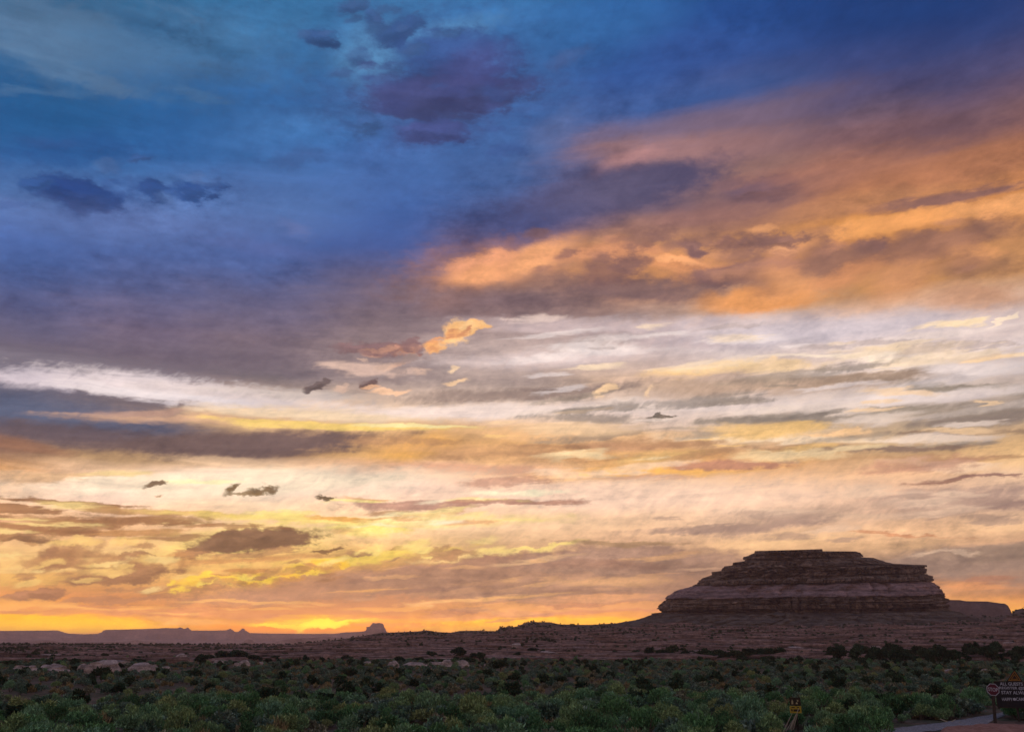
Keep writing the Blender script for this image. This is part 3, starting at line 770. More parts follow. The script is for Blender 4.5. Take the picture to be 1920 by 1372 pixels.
# curls and rolls in the orange bank
puffs(26, (1000, 490), (1560, 460), (50, 22), (14, 46), (.3, .55), [(240, 168, 98), (196, 136, 94), (140, 102, 96), (128, 94, 94)], .65, 8, 'F', 2.0, 'c', .55)
puffs(22, (1380, 500), (1900, 440), (50, 40), (18, 60), (.28, .5), [(236, 162, 90), (138, 100, 90), (196, 138, 92)], .55, 8, 'B', 1.8, 'c', .6)
shapes = []
for c_ in CLOUDS:
    px_, py_, rx_, ry_, rot_, rgb_c, op_, soft_, sp_, nz_, amp_ = c_
    r0_, g0_, b0_ = rgb_c
    if py_ < 600 and px_ > 800 and r0_ > 185:
        rgb_c = (r0_ * 0.97 + 4, g0_ * 0.97 + 3, min(255, b0_ + 16))       # the roll is lit peach more than amber
    if py_ < 320 and b0_ > g0_ + 48:
        rgb_c = (r0_ + 3, g0_ + 4, b0_ - 1)                                 # slate, not violet
    if 870 < py_ < 1015 and px_ > 760:
        rgb_c = (min(r0_ + 3, 255), g0_ - 4, min(b0_ + 13, 255))
    if ry_ < 8 and 840 < py_ < 940 and sum(rgb_c) < 420:
        soft_, amp_ = 0.42, amp_ * 1.15
    if ry_ < 8 and 600 < py_ and sum(rgb_c) > 480:
        soft_ = max(soft_, 0.5)
    if sp_ == 'c' and soft_ <= 0.36 and (py_ < 600 or ry_ >= 8):
        # a torn veil round each scrap of cumulus, a softer edge, and a lighter and a darker side
        if py_ < 600:
            shapes.append(cloud_shape(px_, py_, rx_ * 1.35, ry_ * 1.35, rot_, rgb_c, op_ * 0.35, 0.7, sp_, 'F', amp_ * 1.5))
            soft_ = max(soft_, 0.28)
        else:
            soft_ = max(soft_, 0.24)
        shapes.append(cloud_shape(px_, py_, rx_, ry_, rot_, rgb_c, op_, soft_, sp_, nz_, amp_ * 1.25))
        if ry_ >= 8:
            lum = sum(rgb_c) / 3
            k1, k2 = (1.16, 0.86) if lum > 150 else (1.14, 0.88)
            shapes.append(cloud_shape(px_ + rx_ * 0.12, py_ + ry_ * 0.34, rx_ * 0.7, ry_ * 0.42, rot_, [v * k2 for v in rgb_c], op_ * 0.75, 0.6, sp_, 'F', 2.4))
            shapes.append(cloud_shape(px_ - rx_ * 0.2, py_ - ry_ * 0.38, rx_ * 0.6, ry_ * 0.36, rot_, [min(v * k1, 255) for v in rgb_c], op_ * 0.7, 0.6, sp_, 'F', 2.4))
    else:
        shapes.append(cloud_shape(px_, py_, rx_, ry_, rot_, rgb_c, op_, soft_, sp_, nz_, amp_))
seen = sky_rows(shapes, [R(v) for v in (1.6, 3.2, 5.0, 7.0, 9.4, 12.0, 14.5, 17.0, 21.0, 27.0)])

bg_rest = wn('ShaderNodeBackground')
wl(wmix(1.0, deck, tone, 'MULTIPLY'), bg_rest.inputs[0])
bg_low = wn('ShaderNodeBackground')
bg_low.inputs[0].default_value = (*lin((70, 60, 56)), 1)
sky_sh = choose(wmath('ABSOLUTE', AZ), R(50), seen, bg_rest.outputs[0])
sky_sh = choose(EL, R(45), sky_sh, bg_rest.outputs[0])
sky_sh = choose(EL, R(-1.0), bg_low.outputs[0], sky_sh)

# the clear twilight air behind the deck shows a little through it
nis = wn('ShaderNodeTexSky', sky_type='NISHITA')
nis.sun_disc = False
nis.sun_elevation = SUN_EL
nis.sun_rotation = SUN_AZ
nis.altitude = 1500
bg_air = wn('ShaderNodeBackground')
wl(nis.outputs[0], bg_air.inputs[0])
bg_air.inputs[1].default_value = 0.05
mx = wn('ShaderNodeMixShader')
mx.inputs[0].default_value = 0.97
wl(bg_air.outputs[0], mx.inputs[1])
wl(sky_sh, mx.inputs[2])
out = wn('ShaderNodeOutputWorld')
wl(mx.outputs[0], out.inputs[0])
# ------------------------------------------------------------------ helpers
def hash3(ix, iy, iz):
    n = (ix.astype(np.int64) * 374761393 + iy.astype(np.int64) * 668265263 + iz.astype(np.int64) * 2147483647) & 0x7fffffff
    n = (n ^ (n >> 13)) * 1274126177 & 0x7fffffff
    n = (n ^ (n >> 16)) & 0x7fffffff
    return (n % 100003) / 100003.0


def vnoise(x, y, z):
    """value noise, 0..1, on arrays"""
    x, y, z = np.broadcast_arrays(np.asarray(x, float), np.asarray(y, float), np.asarray(z, float))
    ix, iy, iz = np.floor(x), np.floor(y), np.floor(z)
    fx, fy, fz = x - ix, y - iy, z - iz
    fx, fy, fz = (f * f * (3 - 2 * f) for f in (fx, fy, fz))
    r = 0
    for a in (0, 1):
        for b in (0, 1):
            for c in (0, 1):
                w = (fx if a else 1 - fx) * (fy if b else 1 - fy) * (fz if c else 1 - fz)
                r = r + w * hash3(ix + a, iy + b, iz + c)
    return r


def fbm(x, y, z, octs=4, rough=0.5):
    s, a, t = 0, 1.0, 0
    for o in range(octs):
        s = s + a * (vnoise(np.asarray(x) * 2 ** o + 17.3 * o, np.asarray(y) * 2 ** o + 5.1 * o, np.asarray(z) * 2 ** o + 9.7 * o) - 0.5)
        t += a
        a *= rough
    return s / t * 2     # about -1..1


def smooth(a, b, x):
    t = np.clip((np.asarray(x, float) - a) / (b - a), 0, 1)
    return t * t * (3 - 2 * t)


def mesh_np(name, verts, faces, mat=None, flat=False):
    me = bpy.data.meshes.new(name)
    verts = np.asarray(verts, np.float32)
    faces = np.asarray(faces, np.int32)
    n = faces.shape[1]
    me.vertices.add(len(verts))
    me.vertices.foreach_set('co', verts.ravel())
    me.loops.add(faces.size)
    me.loops.foreach_set('vertex_index', faces.ravel())
    me.polygons.add(len(faces))
    me.polygons.foreach_set('loop_start', np.arange(0, faces.size, n, dtype=np.int32))
    me.polygons.foreach_set('loop_total', np.full(len(faces), n, np.int32))
    me.polygons.foreach_set('use_smooth', np.full(len(faces), not flat, bool))
    if mat:
        me.materials.append(mat)
    me.update(calc_edges=True)
    me.validate()
    return me


def grid_faces(nr, nc, wrap=False):
    r = np.arange(nr - 1)[:, None]
    c = np.arange(nc if wrap else nc - 1)[None, :]
    c1 = (c + 1) % nc
    return np.stack([r * nc + c, r * nc + c1, (r + 1) * nc + c1, (r + 1) * nc + c], -1).reshape(-1, 4)


def link(name, me, parent=None, label=None, cat=None, group=None, kind=None):
    o = bpy.data.objects.new(name, me)
    col.objects.link(o)
    if parent:
        o.parent = parent
    for k, v in (('label', label), ('category', cat), ('group', group), ('kind', kind)):
        if v:
            o[k] = v
    return o


def empty(name, loc, label=None, cat=None, group=None, kind=None):
    o = link(name, None, None, label, cat, group, kind)
    o.location = loc
    return o


# ------------------------------------------------------------------ materials
class Mat:
    """a small helper round a node tree"""

    def __init__(self, name, rough=0.9, spec=0.1):
        self.m = bpy.data.materials.new(name)
        self.m.use_nodes = True
        self.t = self.m.node_tree
        self.p = self.t.nodes['Principled BSDF']
        self.p.inputs['Roughness'].default_value = rough
        self.p.inputs['Specular IOR Level'].default_value = spec

    def n(self, kind, **kw):
        x = self.t.nodes.new(kind)
        for k, v in kw.items():
            setattr(x, k, v)
        return x

    def l(self, a, b):
        self.t.links.new(a, b)

    def noise(self, scale, detail=5, rough=0.6, vec=None, dist=0.0):
        x = self.n('ShaderNodeTexNoise')
        x.inputs['Scale'].default_value = scale
        x.inputs['Detail'].default_value = detail
        x.inputs['Roughness'].default_value = rough
        x.inputs['Distortion'].default_value = dist
        if vec is not None:
            self.l(vec, x.inputs['Vector'])
        return x.outputs[0]

    def ramp(self, fac, stops):
        x = self.n('ShaderNodeValToRGB')
        self.l(fac, x.inputs[0])
        e = x.color_ramp.elements
        while len(e) < len(stops):
            e.new(0.5)
        for k, (p, c) in zip(e, stops):
            k.position = p
            k.color = (*c, 1)
        return x.outputs[0]

    def mix(self, f, a, b, blend='MIX'):
        x = self.n('ShaderNodeMix', data_type='RGBA', blend_type=blend)
        for s, v in ((x.inputs[0], f), (x.inputs[6], a), (x.inputs[7], b)):
            if isinstance(v, (int, float)):
                s.default_value = v
            elif isinstance(v, tuple):
                s.default_value = (*v, 1)
            else:
                self.l(v, s)
        return x.outputs[2]

    def bump(self, h, dist, strength=1.0):
        b = self.n('ShaderNodeBump')
        b.inputs['Strength'].default_value = strength
        b.inputs['Distance'].default_value = dist
        self.l(h, b.inputs['Height'])
        self.l(b.outputs[0], self.p.inputs['Normal'])

    def base(self, c):
        if isinstance(c, tuple):
            self.p.inputs['Base Color'].default_value = (*c, 1)
        else:
            self.l(c, self.p.inputs['Base Color'])
        return self

    def stretched(self, sx, sy, sz, space='Object'):
        tc_ = self.n('ShaderNodeTexCoord')
        mp = self.n('ShaderNodeMapping')
        mp.inputs[3].default_value = (sx, sy, sz)
        self.l(tc_.outputs[space], mp.inputs[0])
        return mp.outputs[0]


def plain_mat(name, rgb, rough=0.8, var=0.25, scale=9.0):
    m = Mat(name, rough)
    n_ = m.noise(scale, 4, 0.6, m.stretched(1, 1, 1))
    lo = tuple(c * (1 - var) for c in rgb)
    hi = tuple(min(c * (1 + var), 1) for c in rgb)
    m.base(m.ramp(n_, [(0.3, lo), (0.7, hi)]))
    return m.m


# desert ground: rose sandstone and red soil, with darker lichen crust and thin grass
g_ = Mat('desert_ground', 0.95, 0.05)
v_ = g_.stretched(1, 1, 1)
broad = g_.noise(0.018, 5, 0.6, v_)
patch = g_.noise(0.16, 6, 0.65, v_)
grit = g_.noise(2.2, 5, 0.7, v_)
soil = g_.ramp(patch, [(0.28, (0.07, 0.052, 0.038)), (0.46, (0.13, 0.088, 0.066)), (0.6, (0.20, 0.135, 0.108)), (0.74, (0.33, 0.235, 0.195))])
cru = g_.ramp(broad, [(0.38, (0.15, 0.12, 0.085)), (0.62, (0.15, 0.098, 0.08))])
soil = g_.mix(0.45, soil, cru)
# dry grass and low herbs cover most of the soil of the flat this side of the rock
tcg = g_.n('ShaderNodeTexCoord')
vl = g_.n('ShaderNodeVectorMath', operation='LENGTH')
g_.l(tcg.outputs['Object'], vl.inputs[0])
mr = g_.n('ShaderNodeMapRange', interpolation_type='SMOOTHSTEP')
g_.l(vl.outputs['Value'], mr.inputs[0])
mr.inputs[1].default_value, mr.inputs[2].default_value = 290.0, 190.0
mr.inputs[4].default_value = 0.85
herb = g_.noise(0.35, 6, 0.7, v_)
mh = g_.n('ShaderNodeMath', operation='MULTIPLY')
g_.l(mr.outputs[0], mh.inputs[0])
mh2 = g_.n('ShaderNodeMapRange', interpolation_type='SMOOTHSTEP')
g_.l(herb, mh2.inputs[0])
mh2.inputs[1].default_value, mh2.inputs[2].default_value = 0.58, 0.42
g_.l(mh2.outputs[0], mh.inputs[1])
soil = g_.mix(mh.outputs[0], soil, g_.ramp(grit, [(0.35, (0.045, 0.06, 0.035)), (0.6, (0.12, 0.13, 0.08)), (0.75, (0.20, 0.18, 0.11))]))
fleck = g_.ramp(grit, [(0.3, (0.55, 0.5, 0.46)), (0.62, (1.12, 1.08, 1.05))])
g_.base(g_.mix(1.0, soil, fleck, 'MULTIPLY'))
g_.bump(grit, 0.15, 0.6)
MAT_GROUND = g_.m


def rock_mat(name, pale, mid, dark, band=0.55, spots=0.35, bump=0.5, streak=False):
    """bedded sandstone: colour bands that follow the beds, varnish streaks and grain"""
    m = Mat(name, 0.93, 0.05)
    beds = m.noise(band, 5, 0.65, m.stretched(0.04, 0.04, 1.0), 0.4)
    blot = m.noise(spots, 6, 0.68, m.stretched(1, 1, 1.6))
    fine = m.noise(spots * 9, 4, 0.7, m.stretched(1, 1, 2.0))
    c = m.ramp(beds, [(0.32, dark), (0.45, mid), (0.56, pale), (0.66, mid), (0.78, dark)])
    c = m.mix(1.0, c, m.ramp(blot, [(0.3, (0.32, 0.32, 0.31)), (0.5, (0.9, 0.9, 0.9)), (0.68, (1.45, 1.42, 1.38))]), 'MULTIPLY')
    c = m.mix(1.0, c, m.ramp(fine, [(0.32, (0.5, 0.5, 0.5)), (0.66, (1.35, 1.35, 1.35))]), 'MULTIPLY')
    if streak:
        # dark varnish and cracks run down the faces
        st_ = m.noise(1.0, 5, 0.7, m.stretched(0.22, 0.22, 0.025))
        c = m.mix(1.0, c, m.ramp(st_, [(0.36, (0.30, 0.29, 0.28)), (0.47, (0.9, 0.9, 0.9)), (0.62, (1.25, 1.22, 1.2))]), 'MULTIPLY')
    m.base(c)
    m.bump(fine, bump, 0.8)
    return m.m


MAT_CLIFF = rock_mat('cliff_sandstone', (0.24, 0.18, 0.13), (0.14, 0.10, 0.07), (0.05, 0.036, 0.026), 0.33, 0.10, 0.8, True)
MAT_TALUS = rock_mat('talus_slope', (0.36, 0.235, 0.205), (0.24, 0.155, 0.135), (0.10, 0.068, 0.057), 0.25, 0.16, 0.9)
MAT_FAR = rock_mat('far_sandstone', (0.30, 0.20, 0.16), (0.25, 0.16, 0.13), (0.18, 0.12, 0.10), 0.05, 0.01, 3.0)
MAT_OUTCROP = rock_mat('pale_slickrock', (0.50, 0.41, 0.36), (0.42, 0.335, 0.29), (0.27, 0.205, 0.175), 1.2, 0.8, 0.12)

# ------------------------------------------------------------------ terrain
CREST = [(-900, 1204), (540, 1208.5), (575, 1205), (620, 1200), (660, 1195), (700, 1188), (716, 1185.5), (740, 1185), (785, 1183), (800, 1181), (815, 1184), (848, 1185.5),
         (862, 1182), (905, 1182), (925, 1183), (932, 1182.5), (937, 1176), (965, 1175), (972, 1173), (985, 1168), (1000, 1165), (1012, 1166.5), (1030, 1166),
         (1050, 1170), (1105, 1171), (1150, 1168.5), (1180, 1166), (1200, 1164), (1230, 1158), (1700, 1156), (1800, 1153), (1830, 1155), (1865, 1157), (1893, 1154),
         (1903, 1144), (1915, 1141), (1935, 1142), (2000, 1150), (2200, 1165), (3000, 1190)]
CR_AZ = np.array([pix_ae(x, y)[0] for x, y in CREST])
CR_EL = np.array([pix_ae(x, y)[1] for x, y in CREST])
D0, D1 = 235.0, 900.0


def terrain(x, y):
    """height of the ground, on arrays"""
    x, y = np.asarray(x, float), np.asarray(y, float)
    d = np.hypot(x, y)
    az = np.arctan2(x, y)
    front = smooth(R(75), R(50), np.abs(az))
    crest = EYE + np.tan(np.interp(az, CR_AZ, CR_EL)) * D1
    crest = np.maximum(crest, 0.4) * front
    nz = fbm(x / 90, y / 90, 0, 4)
    # the rise begins nearer on the right, under the butte
    d0 = D0 + 60 * smooth(R(2), R(-18), az) + 25 * nz
    t = np.clip((d - d0) / (D1 - d0), 0, 1)
    body = 0.55 * t + 0.45 * t ** 2.2
    z = crest * body
    # slickrock benches: the rise goes up in ledges, each with a short riser
    lump = fbm(x / 42, y / 42, 3.3, 5, 0.6)
    rise = smooth(0.0, 0.12, t) * smooth(0, 3, crest) * front
    zz = z + lump * 1.5 * rise * np.clip(1 - t * 0.4, 0, 1)
    step = 1.55
    k = zz / step + 0.25 * fbm(x / 160, y / 160, 8.1, 2)
    fr = k - np.floor(k)
    zt = (np.floor(k) + smooth(0.62, 0.98, fr)) * step
    w = smooth(0.03, 0.2, t) * smooth(1.0, 0.93, t) * smooth(1, 4, crest)
    z = zz * (1 - w * 0.85) + zt * w * 0.85
    # exact skyline at the crest, hummocks on it
    near = smooth(0.93, 1.0, t)
    z = z * (1 - near) + crest * near
    # low ledges and hummocks on the open flat
    flat = smooth(110, 190, d) * smooth(1700, 1200, d) * (1 - rise) * front
    kk = fbm(x / 30, y / 17, 5.7, 4, 0.6) * 1.4
    z = z + flat * (np.floor(kk) + smooth(0.7, 1.0, kk - np.floor(kk))) * 0.62 + flat * 0.45
    z = z + (fbm(x / 14, y / 14, 1.1, 3) * 0.16 + fbm(x / 60, y / 60, 4.2, 2) * 0.30) * smooth(15, 60, d) * smooth(3000, 1500, d)
    # behind the crest the land falls away to the distant flats
    back = smooth(940, 1500, d)
    z = z * (1 - back * smooth(1, 4, crest)) - 20 * smooth(1700, 2600, d)
    return z


az_d = np.concatenate([np.linspace(-math.pi, R(-40), 60, endpoint=False), np.linspace(R(-40), R(-33.5), 30, endpoint=False),
                       np.linspace(R(-33.5), R(33.5), 760, endpoint=False), np.linspace(R(33.5), R(40), 30, endpoint=False),
                       np.linspace(R(40), math.pi, 60, endpoint=False)])
dd = [1.5]
while dd[-1] < 25000:
    r_ = dd[-1]
    dd.append(r_ * (1.12 if r_ < 30 else 1.012 if r_ < 130 else 1.0085 if r_ < 215 else 1.0048 if r_ < 960 else 1.02 if r_ < 2600 else 1.25))
dd = np.array(dd)
GX = dd[:, None] * np.sin(az_d)[None, :]
GY = dd[:, None] * np.cos(az_d)[None, :]
GZ = terrain(GX, GY)
gv = np.stack([GX, GY, GZ], -1).reshape(-1, 3)
gv = np.vstack([gv, [[0, 0, GZ[0].mean()]]])
gf = grid_faces(len(dd), len(az_d), True)[:, ::-1]
ci = len(gv) - 1
me = mesh_np('ground', gv, gf, MAT_GROUND)
bm = bmesh.new()
bm.from_mesh(me)
bm.verts.ensure_lookup_table()
for j in range(len(az_d)):
    bm.faces.new((bm.verts[ci], bm.verts[(j + 1) % len(az_d)], bm.verts[j]))
bm.to_mesh(me)
bm.free()
ground = link('ground', me, kind='structure')
ground['label'] = 'flat desert floor of pink soil and bare slickrock benches rising to the butte'


def hit(px, py, dmin=20, dmax=1500):
    """where the line of sight to a point of the photograph meets the ground"""
    v = pix_dir(px, py)
    s = np.geomspace(dmin, dmax, 900)
    X, Y, Z = v.x * s, v.y * s, EYE + v.z * s
    below = np.nonzero(Z < terrain(X, Y))[0]
    k = below[0] if len(below) else len(s) - 1
    return float(X[k]), float(Y[k]), float(terrain(X[k], Y[k])), float(s[k])


# ------------------------------------------------------------------ distant mesas
def mesa(name, sky_px, dist, depth, mat, label, foot=-25.0, rough=1.0, cliff=0.45, seed=0.0, cols=420, parent=None):
    """a tableland: its skyline as surveyed, a cliff round the top and an apron of talus in front"""
    pa = [pix_ae(x, y) for x, y in sky_px]
    A = np.array([a for a, e in pa])
    E = np.array([e for a, e in pa])
    az = np.linspace(A[0], A[-1], cols)
    top = EYE + np.tan(np.interp(az, A, E)) * dist
    top = top + fbm(az * dist / 60 + seed, 0, seed, 4, 0.6) * rough
    prof = [(-depth, 0.0), (-depth * .97, cliff), (-depth * .94, 1.0), (-depth * 0.4, 1.0), (0, 1.0)]
    steps = 14
    for i in range(1, 6):
        prof.append((depth * 0.012 * i, 1 - (1 - cliff) * i / 5))
    for i in range(1, steps + 1):
        k = i / steps
        prof.append((depth * (0.06 + 0.75 * k ** 1.35), cliff * (1 - k)))
    rows = []
    for off, h in prof:
        gully = fbm(az * dist / 45 + seed * 3, h * 2, seed, 4, 0.6)
        o = off + (gully * depth * 0.06 * (1 if off > 0 else 0) * (0.3 + (1 - h)))
        z = foot + (top - foot) * h
        if 0 < h < 1:
            z = z + fbm(az * dist / 30, h * 6, seed + 2, 3) * (top - foot) * 0.04
        r_ = dist - o
        rows.append(np.stack([r_ * np.sin(az), r_ * np.cos(az), z], -1))
    v = np.concatenate(rows)
    me_ = mesh_np(name, v, grid_faces(len(prof), cols), mat)
    return link(name, me_, parent, label=label, kind='structure')


mesa('far_mesa', [(-420, 1184), (-200, 1183), (0, 1182), (60, 1181.5), (108, 1181), (118, 1184), (128, 1187), (160, 1188.3), (183, 1187.5), (190, 1185), (194, 1181), (200, 1180), (235, 1179.5),
                  (280, 1178), (292, 1177.5), (310, 1176.5), (333, 1177), (337, 1175), (341, 1176), (345, 1178.5), (349, 1177), (352, 1175), (355, 1178), (359, 1181.3), (400, 1181.3),
                  (423, 1181), (428, 1179.3), (432, 1177.2), (437, 1181), (441, 1184), (447, 1183.5), (451, 1180.5), (454, 1177.2), (458, 1177.5), (460, 1181), (464, 1183), (468, 1186),
                  (520, 1187), (580, 1187.5), (625, 1187.3), (650, 1184.5), (690, 1183), (730, 1185), (800, 1190), (900, 1198)],
     6600, 900, MAT_FAR, 'long hazy purple mesa along the far skyline with small pinnacles on its rim', rough=1.2, seed=1.7, cols=700)
mesa('hazy_butte', [(668, 1186), (680, 1183), (684, 1182.5), (686.5, 1180.5), (687.5, 1173.5), (689, 1174.5), (691, 1174.6), (694, 1173), (696.5, 1170), (699, 1167), (704, 1167.8), (712, 1167), (717, 1168.2),
                    (719.5, 1171), (720.5, 1175), (722.5, 1178), (725, 1184), (740, 1190)],
     5600, 260, MAT_FAR, 'small square hazy butte standing alone on the skyline', rough=0.8, cliff=0.3, seed=4.1, cols=260)
mesa('low_ridge', [(-300, 1207), (0, 1205), (50, 1202.5), (82, 1199.7), (92, 1199.8), (120, 1204), (180, 1203.5), (240, 1202), (256, 1199.2), (268, 1201), (288, 1202.5), (300, 1207), (330, 1209)],
     4300, 300, MAT_FAR, 'faint low hill under the far purple mesa', rough=0.8, seed=7.2, cols=380)
mesa('low_ridge', [(395, 1209), (404, 1206), (407, 1204), (410, 1206.5), (450, 1206), (456, 1203), (461, 1199), (466, 1198), (470, 1198.5), (474, 1199), (477, 1204), (500, 1205.5), (515, 1204), (530, 1199.5), (535, 1198.6),
                   (545, 1197), (580, 1195), (612, 1193.6), (640, 1195), (655, 1198), (662, 1201), (700, 1206)],
     3300, 260, MAT_FAR, 'low mauve ridge with a knob at its end before the small square butte', rough=0.7, seed=9.6, cols=420)
MAT_DARKENED = rock_mat('darkened_sandstone', (0.085, 0.07, 0.075), (0.065, 0.052, 0.058), (0.045, 0.036, 0.04), 0.12, 0.03, 2.0)  # rock colour darkened to give the mesa its hazy blue-violet tone
mesa('blue_mesa', [(1690, 1140), (1740, 1126), (1765, 1123.5), (1800, 1123.8), (1812, 1126), (1850, 1126.8), (1876, 1130.5), (1884, 1131), (1890, 1135), (1894, 1142), (1899, 1153), (1912, 1166)],
     2050, 240, MAT_DARKENED, 'flat blue violet mesa showing past the shoulder of the big butte', foot=-5, rough=0.9, seed=12.3, cols=300, cliff=0.3)
# ------------------------------------------------------------------ the butte
BD = 850.0
B_AZ = pix_ae(1500, 1150)[0]
B_AX = np.array([math.cos(B_AZ), -math.sin(B_AZ)])        # across the line of sight
B_TO = np.array([-math.sin(B_AZ), -math.cos(B_AZ)])       # towards the viewer
B_C = np.array([math.sin(B_AZ) * BD, math.cos(B_AZ) * BD])


def lat_z(px, py):
    a, e = pix_ae(px, py)
    return BD * math.tan(a - B_AZ), EYE + BD / math.cos(a - B_AZ) * math.tan(e)


XL = [(1030, 1420), (1034, 1418), (1036, 1412), (1040, 1401), (1047, 1398), (1049, 1392), (1051, 1376), (1056, 1372), (1058, 1355), (1066, 1352), (1068, 1337), (1074, 1335), (1077, 1328), (1080, 1316), (1087, 1312),
      (1091, 1308), (1094, 1296), (1097, 1288), (1101, 1276), (1105, 1263), (1110, 1258), (1117, 1253), (1121, 1250), (1130, 1244), (1141, 1243), (1145, 1245), (1147, 1232), (1152, 1222), (1159, 1202), (1163, 1182), (1168, 1160),
      (1176, 1135), (1186, 1105), (1200, 1075), (1215, 1050)]
XR = [(1030, 1536), (1034, 1538), (1036, 1600), (1038, 1607), (1042, 1611), (1047, 1611), (1049, 1636), (1052, 1645), (1056, 1654), (1060, 1666), (1062.5, 1700), (1064, 1727), (1075, 1730), (1080, 1733), (1088, 1738), (1094, 1743),
      (1100, 1754), (1105, 1761), (1112, 1764), (1119, 1766), (1130, 1769), (1141, 1771), (1146, 1776), (1150, 1793), (1156, 1815), (1165, 1842), (1176, 1868), (1186, 1890), (1200, 1915), (1215, 1940)]
FR = [(1030, 40), (1041, 42), (1047, 43), (1048.5, 47), (1058, 55), (1064, 59), (1080, 61), (1083, 66), (1092, 70), (1094, 69), (1096, 73), (1100, 77), (1110, 93), (1118, 109), (1121, 111), (1138, 113),
      (1142, 111), (1148, 113), (1151, 118), (1165, 138), (1178, 155), (1181, 156), (1186, 158), (1190, 168), (1200, 190), (1215, 230)]
ROWS = np.arange(1030.0, 1215.01, 0.5)
lat_l = np.array([lat_z(np.interp(y, *zip(*XL)), y)[0] for y in ROWS])
lat_r = np.array([lat_z(np.interp(y, *zip(*XR)), y)[0] for y in ROWS])
_b = np.floor(ROWS / 3.4)
lat_l = lat_l + (hash3(_b, _b * 0 + 2, _b * 0) - 0.5) * 2.6 * smooth(1033, 1040, ROWS)
lat_r = lat_r + (hash3(_b, _b * 0 + 4, _b * 0) - 0.5) * 2.6 * smooth(1040, 1047, ROWS)
row_z = np.array([lat_z(1500, y)[1] for y in ROWS])
front_o = np.interp(ROWS, *zip(*FR))
nf, nb = 820, 160
th = np.concatenate([np.linspace(0, math.pi, nf, endpoint=False), np.linspace(math.pi, 2 * math.pi, nb, endpoint=False)])
ct, st = np.cos(th), np.sin(th)
ex = 2 / 2.1
cx, sy_ = np.sign(ct) * np.abs(ct) ** ex, np.sign(st) * np.abs(st) ** ex
mid_l, half = (lat_l + lat_r) / 2, (lat_r - lat_l) / 2
U = mid_l[:, None] + half[:, None] * cx[None, :]
V = front_o[:, None] * sy_[None, :]
Zb = np.repeat(row_z[:, None], len(th), 1)
nx, ny = cx / np.maximum(half[:, None], 1) * 1.0, sy_ / front_o[:, None]
ln = np.hypot(nx, ny)
nx, ny = nx / ln, ny / ln
# how steep each row is: cliffs get joints and beds, slopes get hummocks
slope = np.gradient(front_o) / 0.26
steep = smooth(2.2, 0.7, np.abs(slope))[:, None]
arc = np.cumsum(np.hypot(np.diff(U[200], append=U[200, :1]), np.diff(V[200], append=V[200, :1])))
S_ = np.repeat(arc[None, :], len(ROWS), 0)
wob = Zb + 1.6 * fbm(U / 60, V / 60, 2.0, 3)
bed = np.floor(wob / 3.1)
bed2 = np.floor(wob / 1.25)
disp = np.zeros_like(U)
# thin beds stand out or weather back
disp += (hash3(bed, bed * 0, bed * 0 + 3) - 0.5) * 4.2 * (0.35 + 0.65 * steep)
disp += (hash3(bed2, bed2 * 0, bed2 * 0 + 9) - 0.5) * 2.2 * steep
# upright joints: blocks of uneven width in each bed
jl = 5.0 + 6.0 * hash3(bed, bed * 0 + 1, bed * 0)
jb = np.floor((S_ + 2.0 * fbm(S_ / 20, Zb / 5, 6.6, 2)) / jl + hash3(bed, bed * 0 + 7, bed * 0) * 9)
disp += (hash3(jb, bed, bed * 0 + 5) - 0.5) * 7.5 * steep
fj = (S_ / jl) - np.floor(S_ / jl)
disp -= 2.6 * steep * smooth(0.13, 0.0, np.minimum(fj, 1 - fj))
jw = np.floor((S_ + 5 * fbm(S_ / 30, Zb / 14, 1.6, 2)) / 17.0)
fw = (S_ + 5 * fbm(S_ / 30, Zb / 14, 1.6, 2)) / 17.0 - jw
disp += (hash3(jw, jw * 0, jw * 0 + 21) - 0.5) * 8.0 * steep - 5.0 * steep * smooth(0.09, 0.0, np.minimum(fw, 1 - fw))
# buttresses, alcoves and hummocks
disp += fbm(U / 34, V / 34, Zb / 60, 4, 0.55) * 11.0 * smooth(1030, 1060, ROWS)[:, None]
disp += fbm(U / 9, V / 9, Zb / 9, 4, 0.6) * (1.6 + 3.0 * (1 - steep))
low_ = smooth(1146, 1152, ROWS)[:, None]
disp += low_ * (np.abs(fbm(U / 16, V / 16, Zb / 13, 4, 0.6)) * -11 + 3)
# recessed dark beds at the feet of the cliffs
under = np.zeros_like(U)
for y0_, w_, dp in ((1048, 1.6, 3.0), (1063.5, 1.5, 2.6), (1082, 1.6, 2.8), (1094.5, 1.8, 3.2), (1120, 1.2, 2.0), (1143.5, 3.0, 4.5), (1181, 2.2, 4.0), (1071, 1.0, 1.8), (1130, 1.0, 1.6), (1040, 0.9, 1.2)):
    under = under + 1.7 * dp * np.exp(-((ROWS[:, None] + 2.2 * fbm(S_ / 45, 0, y0_, 3) - y0_) / w_) ** 2)
# the outline against the sky stays as surveyed: only small teeth there
side = np.abs(cx)[None, :] ** 6
disp = disp * (1 - side * 0.62) - under * (1 - side) * (0.55 + 0.9 * vnoise(S_ / 24, 0, 3.3))
# broken gullies that cut down through the cliffs
gl = np.abs(fbm(S_ / 30, Zb / 90, 12.2, 3, 0.6))
disp -= 9.0 * smooth(0.10, 0.0, gl) * smooth(1046, 1062, ROWS)[:, None] * (1 - side)
U2, V2 = U + nx * disp, V + ny * disp
Z2 = Zb + (1 - steep) * fbm(U / 7, V / 7, 7.7, 3) * 0.9 * smooth(1034, 1050, ROWS)[:, None]
Z2 = Z2 + 1.5 * fbm(S_ / 19, Zb / 12, 15.5, 3, 0.6) * smooth(1036, 1056, ROWS)[:, None] * (1 - side * 0.6)
